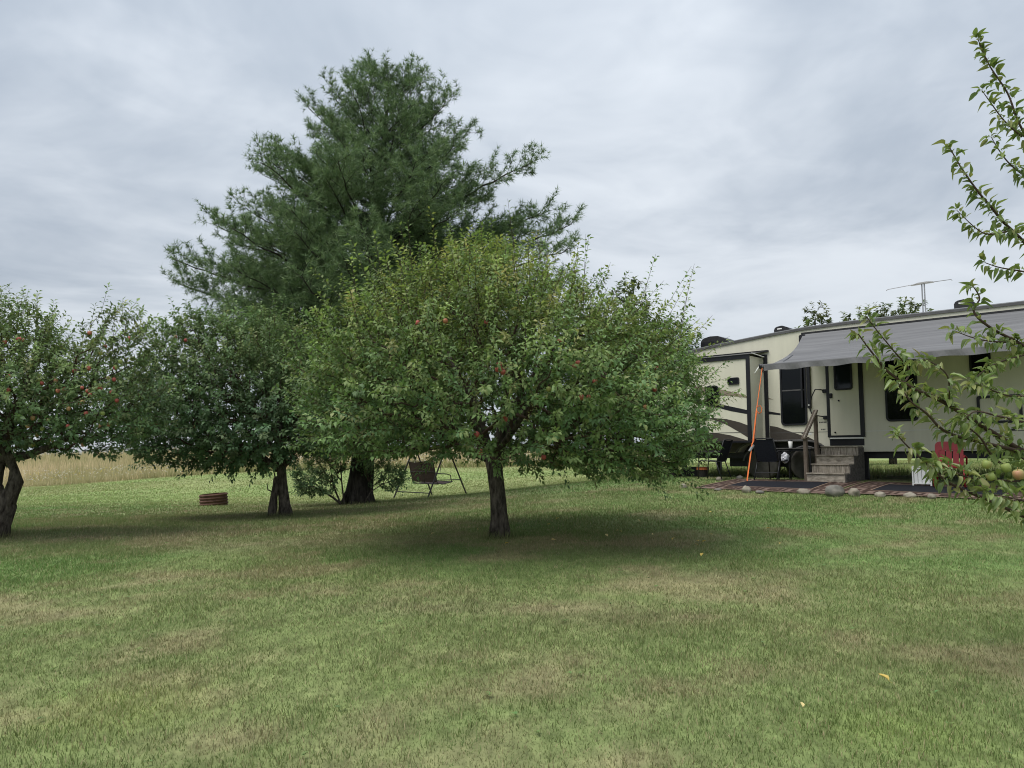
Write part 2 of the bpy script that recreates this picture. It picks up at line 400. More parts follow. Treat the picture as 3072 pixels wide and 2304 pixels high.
def weeds():
    m = 170; yy = np.sqrt(rng.random(m) * (100 - 10) + 10); xx = (rng.random(m) - .5) * 2 * (yy * .72 + .5)
    P = []; A = []; C = []
    for x, y in zip(xx, yy):
        k = random.randint(3, 6); z = g(x, y) + .018
        for i in range(k):
            a = random.random() * 6.28; P.append((x, y, z)); A.append((math.cos(a), math.sin(a), .35 + .3 * random.random())); C.append((.13 + .06 * random.random(), .20 + .05 * random.random(), .08))
    P = np.array(P); A = np.array(A); n = len(P); L = .018 + .022 * rng.random(n)
    V, T, Cc = leaf_arrays(P, A, np.tile((0., 0, 1), (n, 1)) + .2 * unit(n), L, L * .6, np.array(C))
    tag(np_mesh('lawn_weeds', V, T, M_grass, col=Cc), 'small broad leaved clover and plantain among the near grass', 'weeds', kind='stuff')
weeds()

# ------------------------------------------------------------------ meadow
def field_edge(x): return 42.2 + .03 * (x + 26)
def meadow():
    n = 70000
    xx = -75 + 84 * rng.random(n); dd = 45 * rng.random(n) ** 1.9; yy = field_edge(xx) + dd
    h = (.55 + .5 * rng.random(n)) * (.6 + .8 * fbm(xx * .35, yy * .35, 3)) * (.45 + .55 * sst(0, 2.2, dd))
    w = .022 + .03 * rng.random(n) + dd * .0006
    fa = rng.normal(0, .5, n); side = np.stack([np.cos(fa), np.sin(fa), 0 * fa], 1) * w[:, None] / 2
    P = np.stack([xx, yy, gz(xx, yy) - .02], 1); tip = P + np.stack([rng.normal(0, .16, n), rng.normal(0, .12, n), h], 1)
    c = np.tile(np.array((.62, .53, .335)), (n, 1)) * (.7 + .55 * rng.random(n))[:, None]
    gr = sst(2.6, .3, dd + 2.5 * (fbm(xx * .25, yy * .25, 3) - .5)) * (.35 + .6 * sst(-24, -14, xx))
    gr = np.maximum(gr, .55 * sst(.52, .66, fbm(xx * .12 + 9, yy * .12, 3)))
    c = mix3(c, (.25, .28, .11), gr * (rng.random(n) < .85))
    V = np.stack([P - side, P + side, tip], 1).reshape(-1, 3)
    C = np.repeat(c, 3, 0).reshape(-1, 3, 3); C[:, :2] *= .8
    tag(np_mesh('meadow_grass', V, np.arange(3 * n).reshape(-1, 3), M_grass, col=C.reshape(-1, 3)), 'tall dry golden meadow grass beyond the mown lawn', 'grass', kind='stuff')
    m = 2200
    xx = -30 + 34 * rng.random(m); dd = 5 * rng.random(m) ** 1.5; yy = field_edge(xx) + dd
    P = np.stack([xx, yy, gz(xx, yy) + .25 + .5 * rng.random(m)], 1); s = .022 + .026 * rng.random(m)
    q = np.array([(-1, 0, -1), (1, 0, -1), (1, 0, 1), (-1, 0, 1.)]); q[:, 1] = (.4, .4, -.4, -.4)
    V = (P[:, None] + q[None] * s[:, None, None] * .5).reshape(-1, 3)
    tag(np_mesh('wildflowers', V, np.arange(4 * m).reshape(-1, 4), M_grass, col=np.repeat(np.where(rng.random(m)[:, None] < .75, (.82, .82, .74), (.72, .62, .2)), 4, 0)), 'small white wildflowers along the meadow edge', 'flowers', kind='stuff')
meadow()

# ------------------------------------------------------------------ trees
def nrm(v): return v / (np.linalg.norm(v, axis=-1, keepdims=True) + 1e-9)

def grow(seeds, attr, step=.15, wpath=.28, r_tip=.0028, expo=.5, jit=.02, lift=.08):
    """seeds: (points, radii, attachable from index). Returns node positions, parents, radii, tip counts, tips, seed flag."""
    cap = sum(len(s[0]) for s in seeds) + len(attr) * 40
    POS = np.zeros((cap, 3)); DIR = np.zeros((cap, 3)); PL = np.zeros(cap); OK = np.zeros(cap, bool); SEED = np.zeros(cap, bool)
    PAR = np.full(cap, -1); MR = np.zeros(cap); n = 0
    for pts, rad, a0 in seeds:
        pts = np.array(pts, float)
        par = -1
        if n: par = int(np.argmin(((POS[:n] - pts[0]) ** 2).sum(1)))
        for i, p in enumerate(pts):
            POS[n] = p; PAR[n] = par if i == 0 else n - 1; MR[n] = rad[i]; OK[n] = i >= a0; SEED[n] = True
            pp = PAR[n]
            if pp >= 0: PL[n] = PL[pp] + np.linalg.norm(p - POS[pp])
            d = pts[min(i + 1, len(pts) - 1)] - pts[max(i - 1, 0)]; DIR[n] = d / (np.linalg.norm(d) + 1e-9); n += 1
    c0 = POS[:n][OK[:n]].mean(0)
    order = np.argsort(np.linalg.norm(attr - c0, axis=1)); tips = []
    for q in attr[order]:
        dv = q - POS[:n]; D = np.linalg.norm(dv, axis=1)
        back = (dv * DIR[:n]).sum(1) / (D + 1e-6)
        cost = D * (1.25 - .3 * back) + wpath * PL[:n] + np.where(OK[:n], 0, 1e6)
        i = int(np.argmin(cost)); d = D[i]
        if d < .03: continue
        k = max(2, int(math.ceil(d / step))); p0 = POS[i].copy(); c = p0 + DIR[i] * d * .35 + np.array((0, 0, lift * d))
        last = i
        for j in range(1, k + 1):
            t = j / k; p = (1 - t) ** 2 * p0 + 2 * t * (1 - t) * (.5 * c + .5 * (p0 + q) / 2) + t * t * q
            if j < k: p = p + rng.normal(0, jit, 3)
            POS[n] = p; PAR[n] = last; v = p - POS[last]; L = np.linalg.norm(v); DIR[n] = v / (L + 1e-9); PL[n] = PL[last] + L; OK[n] = True
            last = n; n += 1
        tips.append(last)
    cnt = np.zeros(n); cnt[tips] = 1
    for i in range(n - 1, -1, -1):
        cnt[i] = max(cnt[i], .5)
        if PAR[i] >= 0: cnt[PAR[i]] += cnt[i]
    rad = np.where(MR[:n] > 0, MR[:n], r_tip * np.maximum(cnt, 1) ** expo)
    return POS[:n], PAR[:n], rad, cnt, np.array(tips), SEED[:n], DIR[:n]

def skeleton_meshes(POS, PAR, rad, cnt, SEED):
    kids = [[] for _ in POS]
    for i, p in enumerate(PAR):
        if p >= 0: kids[p].append(i)
    trunk, br = MB(), MB(); rr = random.Random(3)
    starts = [i for i, p in enumerate(PAR) if p < 0]
    stack = [(s, None) for s in starts]
    while stack:
        s, p = stack.pop()
        ch = [s]; seed = SEED[s]
        while True:
            k = kids[ch[-1]]
            if not k: break
            same = [a for a in k if SEED[a] == seed and (not seed or a == ch[-1] + 1)]
            if seed and not same: nx = None
            else: nx = max(same or k, key=lambda a: cnt[a])
            for a in k:
                if a != nx: stack.append((a, ch[-1]))
            if nx is None: break
            ch.append(nx)
        pts = [POS[i] for i in ch]; ra = [float(rad[i]) for i in ch]
        if p is not None: pts = [POS[p]] + pts; ra = [min(float(rad[p]), ra[0] * 1.25)] + ra
        if len(pts) < 2: continue
        mx = max(ra)
        if seed: trunk.tube(pts, ra, 14 if mx > .05 else 8, True, .09, rr)
        else: br.tube(pts, ra, 6 if mx > .012 else 4 if mx > .007 else 3, False)
    return trunk, br

def palette(n, cols, weights):
    idx = rng.choice(len(cols), n, p=np.array(weights) / sum(weights)); return np.array(cols)[idx]

def foliage(POS, cnt, tips, SEED, DIR, center, shoot=(.16, .42), per=14, spur=3, leafL=.07, cols=None, weights=None, up=.45, droop=.3, spurmax=3, asp=.55, keep_out=None):
    """shoots at the tips and leaf spurs on the fine wood; returns leaf arrays and the shoot tubes"""
    st = MB(); P, A, Nn, C = [], [], [], []
    tp = POS[tips]; out = nrm((tp - center) * np.array((1, 1, .55)))
    zmin, zmax = POS[:, 2].min(), POS[:, 2].max()
    nt_ = len(tips); rel = (tp[:, 2] - zmin) / (zmax - zmin + 1e-6)
    d = nrm(out * .75 + np.array((0, 0, 1.)) * (up * (.25 + 1.3 * rel))[:, None] + DIR[tips] * .5 + unit(nt_) * .35)
    Ls = shoot[0] + (shoot[1] - shoot[0]) * rng.random(nt_) ** 1.6
    ws = (rng.random(nt_) < .16) & (rel > .55); Ls = np.where(ws, Ls * 1.3 + .12, Ls); d = np.where(ws[:, None], nrm(d + np.array((0, 0, 1.1))), d)
    sc_ = palette(nt_, cols, weights)
    for j in range(per):
        t = (j + .5 + .3 * rng.random(nt_)) / per
        bend = np.array((0, 0, -1.)) * (.18 * (t ** 2) * Ls * (1 - rel))[:, None]
        p = tp + d * (Ls * t)[:, None] + bend
        a = j * 2.4 + rng.random(nt_) * .9
        x = nrm(np.cross(d, unit(nt_) * .15 + np.array((.3, .2, 1)))); y = np.cross(d, x)
        rd = x * np.cos(a)[:, None] + y * np.sin(a)[:, None]
        P.append(p + rd * .012); A.append(d * (.45 + .35 * t)[:, None] + rd * .8 + np.array((0, 0, -droop)) + unit(nt_) * .22)
        Nn.append(np.array((0, 0, 1.)) * .9 + d * .35 + unit(nt_) * .55); C.append(sc_ * (.8 + .4 * rng.random(nt_))[:, None])
    for i in range(nt_):
        st.tube([tp[i], tp[i] + d[i] * Ls[i] * .5, tp[i] + d[i] * Ls[i]], [.0035, .0028, .0016], 3, False)
    ids = np.where((cnt <= spurmax) & (~SEED))[0]
    for j in range(spur):
        n = len(ids); p = POS[ids] + unit(n) * .03; o = nrm((p - center) * np.array((1, 1, .5)))
        P.append(p); A.append(unit(n) * .9 + o * .45 + np.array((0, 0, .15 - droop))); Nn.append(np.array((0, 0, 1.)) + o * .4 + unit(n) * .6)
        C.append(palette(n, cols, weights) * (.72 + .4 * rng.random(n))[:, None])
    P = np.concatenate(P); A = np.concatenate(A); Nn = np.concatenate(Nn); C = np.concatenate(C)
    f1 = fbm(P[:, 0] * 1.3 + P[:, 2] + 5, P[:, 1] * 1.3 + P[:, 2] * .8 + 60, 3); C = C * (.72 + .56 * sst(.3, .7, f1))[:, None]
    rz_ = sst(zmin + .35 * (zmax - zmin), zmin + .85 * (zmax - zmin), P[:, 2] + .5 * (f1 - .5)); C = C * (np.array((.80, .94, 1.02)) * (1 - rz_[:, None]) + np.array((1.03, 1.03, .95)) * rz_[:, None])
    n = len(P); L = leafL * (.62 + .6 * rng.random(n))
    if keep_out is not None:
        k = ~keep_out(P); P, A, Nn, C, L = P[k], A[k], Nn[k], C[k], L[k]
    return (P, A, Nn, L, L * asp * (.85 + .3 * rng.random(len(L))), C), st

def sample_env(rho, box, n, mind, core=.25, h0=.75):
    pts = np.zeros((0, 3)); tries = 0
    while len(pts) < n and tries < 60:
        c = box[0] + (box[1] - box[0]) * rng.random((n * 6, 3)); r = rho(c)
        hole = h0 + (1 - h0) * sst(.40, .54, fbm(c[:, 0] * 1.1 + c[:, 2] * .7 + 40, c[:, 1] * 1.1 + c[:, 2] * 1.0 + 15, 2))
        c = c[(r < 1) & (rng.random(len(r)) < (core + (1 - core) * r ** 2.2) * hole)]
        for p in c:
            if len(pts) >= n: break
            if len(pts) == 0 or ((pts - p) ** 2).sum(1).min() > mind * mind: pts = np.vstack([pts, p])
        tries += 1; mind *= .97
    return pts

def lump(az, z, amp, seed=0):
    return 1 + amp * (fbm(np.cos(az) * 1.6 + 9 + seed, np.sin(az) * 1.6 + z * .9 + 20 + seed * 3, 3) - .5) * 2.2

def apple_mesh():
    mb = MB(); prof = [(.004, .034), (.012, .036), (.024, .041), (.036, .03), (.040, .008), (.036, -.016), (.024, -.034), (.010, -.037), (.003, -.032)]
    mb.lathe([(r * .98, h) for r, h in prof], 14); mb.tube([(0, 0, .034), (.003, 0, .05), (.009, 0, .062)], .0022, 4)
    return mb
def apple_material(name, red):
    ma = bpy.data.materials.new(name); ma.use_nodes = True; nt = ma.node_tree; b = nt.nodes['Principled BSDF']
    b.inputs['Roughness'].default_value = .48; b.inputs['Specular IOR Level'].default_value = .4
    tc = nt.nodes.new('ShaderNodeTexCoord'); nz = nt.nodes.new('ShaderNodeTexNoise'); nz.inputs['Scale'].default_value = 14; nz.inputs['Detail'].default_value = 5
    mp = nt.nodes.new('ShaderNodeMapping'); mp.inputs['Scale'].default_value = (1, 1, .35); nt.links.new(tc.outputs['Object'], mp.inputs[0]); nt.links.new(mp.outputs[0], nz.inputs['Vector'])
    oi = nt.nodes.new('ShaderNodeObjectInfo'); ad = nt.nodes.new('ShaderNodeMath'); ad.operation = 'MULTIPLY_ADD'; ad.inputs[1].default_value = .5; nt.links.new(oi.outputs['Random'], ad.inputs[0]); nt.links.new(nz.outputs['Fac'], ad.inputs[2])
    rp = nt.nodes.new('ShaderNodeValToRGB'); nt.links.new(ad.outputs[0], rp.inputs[0]); e = rp.color_ramp.elements
    e[0].position = .35 if red else .62; e[0].color = (.26, .32, .085, 1) if not red else (.44, .22, .10, 1)
    e[1].position = .75 if red else 1.0; e[1].color = (.37, .085, .065, 1) if red else (.42, .22, .12, 1)
    nt.links.new(rp.outputs[0], b.inputs['Base Color']); return ma
M_apple_red = apple_material('apple skin red', True); M_apple_green = apple_material('apple skin green', False)
APPLE = apple_mesh()
_ar = APPLE.build('apple', M_apple_red, smooth=True); ME_AR = _ar.data; bpy.data.objects.remove(_ar)
_ag = APPLE.build('apple', M_apple_green, smooth=True); ME_AG = _ag.data; bpy.data.objects.remove(_ag)
def hang_apple(parent, p, red=True, s=1.0):
    o = bpy.data.objects.new('apple', ME_AR if red else ME_AG); o.location = p; o.scale = (s, s, s * random.uniform(.9, 1))
    o.rotation_euler = (random.uniform(-.4, .4), random.uniform(-.4, .4), random.random() * 6); return link(o, parent)

# a single well formed leaf, shared by the leaves that stand out singly
def single_leaf(name, m_, curl, fold, wid):
    rows = 7; V = []; F = []
    for i in range(rows):
        t = i / (rows - 1); w = wid * math.sin(math.pi * min(1, t ** .8 * .97 + .015)) ** .8 * .5
        if i == rows - 1: w = .004
        y = t; z = -curl * t * t + .04 * math.sin(t * 6)
        wav = .02 * math.sin(i * 2.3)
        V += [(-w, y, z + fold * w * 2 + wav), (0, y, z), (w, y, z + fold * w * 2 - wav)]
    for i in range(rows - 1):
        b = 3 * i; F += [(b, b + 1, b + 4, b + 3), (b + 1, b + 2, b + 5, b + 4)]
    mb = MB(); mb.add(V, F); mb.tube([(0, -.32, .06), (0, -.15, .015), (0, .02, 0)], [.011, .010, .008], 3, False)
    me = bpy.data.meshes.new(name); me.from_pydata(mb.v, [], mb.f); me.materials.append(m_)
    me.polygons.foreach_set('use_smooth', [True] * len(me.polygons)); me.update(); return me
def place_leaf(parent, me, p, a, nn, L):
    a = Vector(a).normalized(); n = Vector(nn); x = a.cross(n)
    if x.length < 1e-4: x = a.orthogonal()
    x.normalize(); n = x.cross(a)
    o = bpy.data.objects.new('leaf', me); M = Matrix((x, a, n)).transposed().to_4x4(); M.translation = Vector(p)
    o.matrix_local = M @ Matrix.Scale(float(L), 4); return link(o, parent)

def make_tree(name, label, cat, base, seeds, attr, leafcols, weights, apples=(), bark=M_bark_apple, group=None, singles=0, step=.15, r_tip=.0028, center=None, keep_out=None, **fk):
    t = thing(name, label, cat, base, 0, group)
    POS, PAR, rad, cnt, tips, SEED, DIR = grow(seeds, attr, step=step, r_tip=r_tip)
    tr, br = skeleton_meshes(POS, PAR, rad, cnt, SEED)
    c = np.array(center) if center is not None else POS[tips].mean(0) - np.array((0, 0, .4))
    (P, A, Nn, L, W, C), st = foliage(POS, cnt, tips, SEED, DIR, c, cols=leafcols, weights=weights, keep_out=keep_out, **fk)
    tr.build('trunk', bark, t, smooth=True)
    b = len(br.v); br.v += st.v; br.f += [tuple(i + b for i in f) for f in st.f]
    br.build('branches', M_twig if bark is M_bark_apple else bark, t, smooth=True)
    if singles:
        wp = P + np.array(base); dist = np.linalg.norm(wp - np.array((0, 0, 1.5)), axis=1)
        pick = np.zeros(len(P), bool); pick[np.argsort(dist)[:singles]] = True
        mes = [single_leaf('leaf', M_leaf_single, .2, .35, .55), single_leaf('leaf', M_leaf_single, .4, .5, .5)]
        for i in np.where(pick)[0]: place_leaf(t, random.choice(mes), P[i], A[i], Nn[i], L[i])
        k = ~pick; P, A, Nn, L, W, C = P[k], A[k], Nn[k], L[k], W[k], C[k]
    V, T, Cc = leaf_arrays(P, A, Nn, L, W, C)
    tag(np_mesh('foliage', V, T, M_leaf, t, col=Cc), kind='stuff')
    for p, red, s in apples: hang_apple(t, p, red, s)
    return t, len(P)

M_leaf_single = leaf_mat('apple leaf', .28, .55, .25, [(.135, .20, .07), (.19, .255, .09), (.16, .24, .085), (.23, .27, .10)])

# --- the apple tree in the middle of the lawn
def main_apple():
    bx, by = -.15, 9.8; base = (bx, by, g(bx, by) - .02)
    zz = [.50, .75, 1.05, 1.5, 2.2, 2.6, 2.9, 3.2, 3.5, 3.72, 3.9]
    lf = [.9, 1.6, 2.4, 2.65, 2.6, 2.35, 2.05, 1.6, 1.05, .55, .1]
    rt = [1.2, 2.0, 2.5, 2.72, 2.75, 2.45, 1.95, 1.2, .55, .15, .02]
    def rho(p):
        r = np.hypot(p[:, 0], p[:, 1]); az = np.arctan2(p[:, 1], p[:, 0]); w = .5 + .5 * np.cos(az)
        RR = np.interp(p[:, 2], zz, lf) * (1 - w) + np.interp(p[:, 2], zz, rt) * w
        q = r / (RR * .92 * lump(az, p[:, 2], .34) + 1e-6)
        q = np.where((p[:, 2] < .5) | (p[:, 2] > 3.9), 9, q)
        return np.where((p[:, 2] < 1.22 - .26 * r) | (p[:, 2] < 1.04 - .30 * sst(-.5, .7, p[:, 0])), 9, q)
    attr = sample_env(rho, np.array([(-3.2, -3.2, .45), (3.4, 3.2, 4.2)]), 2700, .16, .4, .22)
    S = [([(0, 0, 0), (-.01, 0, .25), (-.03, 0, .55), (-.07, .01, .85), (-.1, .02, 1.05)], [.16, .108, .094, .098, .1], 9)]
    for az, l, zt, r0 in ((170, 1.1, 1.55, .055), (10, 1.2, 1.55, .055), (250, 1.0, 1.5, .05), (75, 1.0, 1.7, .05), (300, 1.0, 1.9, .045), (130, .9, 2.2, .045), (210, .8, 2.4, .045), (30, .8, 2.5, .045), (340, .35, 2.8, .04)):
        a = R(az); e = (math.cos(a) * l, math.sin(a) * l, zt); s = (-.09, .015, .95 + .1 * random.random())
        m_ = [s[i] * .55 + e[i] * .45 + (.12 if i == 2 and zt > 2 else -.06 if i == 2 else 0) for i in range(3)]
        S.append(([s, m_, e], [r0, r0 * .75, r0 * .5], 1))
    def shell(px, py):            # angles to the fruit, measured on the photograph, taken to the front of the crown
        dx = (px - 1536) / 2308; dz = (1371 - py) / 2308
        for Y in np.arange(6.4, 10.4, .04):
            p = np.array([[dx * Y - bx, Y - by, 1.5 + dz * Y - base[2]]])
            if rho(p)[0] < .88: return tuple(p[0])
        return None
    ap = []
    for x, y in ((965, 555), (1030, 765), (1048, 802), (1020, 790), (1033, 785), (1398, 775), (1415, 760), (1055, 1015), (1058, 1032), (920, 1105), (1430, 925), (1465, 925), (1740, 975), (1785, 888), (2035, 888), (2060, 885), (2048, 897), (1270, 885), (1495, 850), (940, 1190), (955, 1265), (765, 550), (1325, 645), (1800, 785), (1245, 1215), (630, 560)):
        p = shell(860 + x / 1.615, 620 + y / 1.615)
        if p: ap.append((p, random.random() < .8, random.uniform(.62, .78)))
    cols = [(.155, .22, .075), (.215, .285, .092), (.275, .32, .11), (.30, .29, .115), (.175, .255, .1)]
    t, n = make_tree('apple_tree', 'broad spreading apple tree with red apples in the middle of the lawn', 'tree', base, S, attr, cols, [2.6, 3.4, 2.1, .7, 1.8], ap, group='apple trees on the lawn', singles=290, leafL=.063, per=23, spur=9, spurmax=7, shoot=(.14, .55), up=.6)
    print('main leaves', n)
main_apple()

def ell_rho(ells, amp=.12, zmin=.6):
    def f(p):
        q = np.full(len(p), 9.)
        for k, (cx, cy, cz, rx, ry, rz) in enumerate(ells):
            d = (p - (cx, cy, cz)) / (rx, ry, rz); az = np.arctan2(d[:, 1], d[:, 0])
            q = np.minimum(q, np.sqrt((d ** 2).sum(1)) / lump(az, p[:, 2], amp, k))
        return np.where(p[:, 2] < zmin, 9, q)
    return f
COLS_DARK = [(.145, .21, .085), (.185, .25, .1), (.225, .275, .115), (.165, .24, .105), (.26, .275, .125)]

def front(rho, bx, by, bz, px, py, y0, y1):
    dx = (px - 1536) / 2308; dz = (1371 - py) / 2308
    for Y in np.arange(y0, y1, .04):
        p = np.array([[dx * Y - bx, Y - by, 1.5 + dz * Y - bz]])
        if rho(p)[0] < .90: return tuple(p[0])
    return None

def left_apple():
    bx, by = -7.42, 11.2; bz = g(bx, by) - .02
    rho = ell_rho([(.15, 0, 2.05, 1.5, 1.5, .85), (.18, 0, 2.8, .62, .8, .68), (1.72, -.1, 2.5, .5, .7, .8), (1.3, 0, 1.85, 1.05, 1.0, .68), (-1.2, 0, 2.2, 1.5, 1.5, 1.1), (-.25, .3, 2.5, .8, 1.2, .8)], .12, 1.15)
    attr = sample_env(rho, np.array([(-2.9, -1.8, 1.1), (2.5, 1.9, 3.7)]), 1750, .15, .65)
    S = [([(.0, 0, 0), (.02, 0, .2), (.06, 0, .45), (.03, .0, .7)], [.2, .17, .19, .17], 9),
         ([(-.12, .02, .3), (-.1, .02, .7), (-.05, 0, 1.0), (.02, 0, 1.3), (.05, 0, 1.6)], [.12, .12, .11, .12, .1], 3),
         ([(.1, 0, .35), (.2, -.02, .65), (.27, -.03, .82), (.23, -.02, 1.0), (.12, 0, 1.18), (.04, 0, 1.28)], [.12, .1, .095, .06, .065, .07], 9),
         ([(.02, -.03, .55), (.04, -.1, .72), (.09, -.1, .78)], [.12, .1, .06], 9),
         ([(.05, 0, 1.15), (.4, -.02, 1.2), (.75, -.05, 1.32), (1.2, -.1, 1.55)], [.07, .055, .045, .03], 1),
         ([(.02, 0, 1.2), (-.5, .1, 1.6), (-1.1, .2, 2.0)], [.07, .05, .03], 1),
         ([(.03, 0, 1.3), (.2, .5, 1.9), (.3, .8, 2.3)], [.06, .045, .03], 1),
         ([(.03, 0, 1.4), (.1, -.5, 1.9), (.2, -.9, 2.2)], [.06, .045, .03], 1),
         ([(.05, 0, 1.5), (.35, 0, 2.2), (.45, 0, 2.7)], [.06, .04, .03], 1)]
    ap = []
    for x, y, r in ((85, 325, 1), (110, 330, 1), (98, 322, 1), (450, 455, 1), (530, 285, 1), (630, 370, 1), (85, 600, 1), (500, 630, 1), (535, 650, 1), (595, 630, 1), (615, 635, 1), (685, 660, 1), (490, 725, 1), (445, 525, 1), (350, 650, 1), (720, 710, 1), (230, 580, 0), (175, 870, 0), (145, 980, 0), (215, 985, 0), (265, 885, 0), (330, 955, 0), (235, 925, 0), (525, 985, 0), (300, 830, 0), (620, 870, 0), (40, 560, 1), (25, 690, 1), (780, 320, 1), *[(random.uniform(0, 760), random.uniform(280, 980), random.random() < .35) for _ in range(22)]):
        p = front(rho, bx, by, bz, x / 2.073, 860 + y / 2.073, 9, 12.2)
        if p: ap.append((p, bool(r), random.uniform(.62, .78)))
    make_tree('apple_tree', 'apple tree with twisted forked trunk at the left edge of the lawn', 'tree', (bx, by, bz), S, attr, COLS_DARK, [3, 3, 2, 2, .6], ap, group='apple trees on the lawn', leafL=.074, per=16, spur=7, spurmax=6, shoot=(.12, .38), up=.5)
left_apple()

def second_apple():
    bx, by = -4.5, 15.0; bz = g(bx, by) - .02
    rho = ell_rho([(-1.0, 0, 2.2, 2.0, 1.8, 1.35), (-1.6, 0, 3.0, 1.0, 1.2, .95), (-.4, 0, 3.1, 1.1, 1.2, .85), (-2.3, 0, 2.0, .75, 1.1, 1.0), (.8, .2, 2.3, 1.3, 1.5, 1.1), (-.3, -.6, 1.8, 1.5, 1.2, .8)], .12, .95)
    attr = sample_env(rho, np.array([(-3.3, -2.1, .9), (2.4, 2.1, 4.1)]), 2000, .165, .7)
    S = [([(.15, 0, -.02), (.11, 0, .3), (.06, 0, .7), (.02, 0, 1.05), (.0, 0, 1.4), (-.05, 0, 1.9)], [.145, .105, .09, .088, .075, .06], 4),
         ([(-.12, -.06, -.02), (-.10, -.05, .2), (-.085, -.05, .42), (-.045, -.04, .62), (-.05, -.04, .77), (-.065, -.04, .8)], [.125, .085, .07, .072, .056, .03], 9),
         ([(-.1, -.05, .5), (-.2, -.06, .55), (-.22, -.06, .68)], [.015, .012, .006], 9), ([(-.06, -.04, .74), (-.1, -.05, .9), (-.12, -.05, 1.0)], [.015, .01, .005], 9),
         ([(.01, 0, .92), (-.25, 0, 1.1), (-.45, 0, 1.3), (-1.0, 0, 1.5)], [.07, .055, .045, .03], 2),
         ([(.03, 0, .95), (.16, 0, 1.08), (.3, 0, 1.3), (.8, 0, 1.6)], [.05, .04, .035, .03], 2),
         ([(0, 0, 1.05), (-.14, .02, 1.3), (-.5, .1, 2.0)], [.045, .04, .03], 1),
         ([(0, 0, 1.2), (.1, -.5, 1.6), (.0, -.9, 1.9)], [.05, .04, .03], 1), ([(0, 0, 1.2), (.0, .6, 1.7), (.1, 1.0, 2.2)], [.05, .04, .03], 1),
         ([(-.03, 0, 1.7), (-.9, 0, 2.3), (-1.5, 0, 2.7)], [.05, .04, .03], 1)]
    ap = []
    for x, y, r in ((880, 660, 1), (850, 665, 1), (1070, 310, 1), (1135, 330, 1), (975, 850, 0), (900, 770, 0), (820, 880, 1), (1220, 870, 0), (640, 880, 0)):
        p = front(rho, bx, by, bz, x / 2.073, 860 + y / 2.073, 12.6, 16)
        if p: ap.append((p, bool(r), random.uniform(.8, 1)))
    make_tree('apple_tree', 'dark leaved apple tree with two straight stems beside the pine', 'tree', (bx, by, bz), S, attr, [(c[0] * .85, c[1] * .9, c[2] * .95) for c in COLS_DARK], [3, 3, 2, 2, .4], ap, group='apple trees on the lawn', leafL=.086, per=17, spur=7, spurmax=6, shoot=(.14, .44), up=.5)
second_apple()

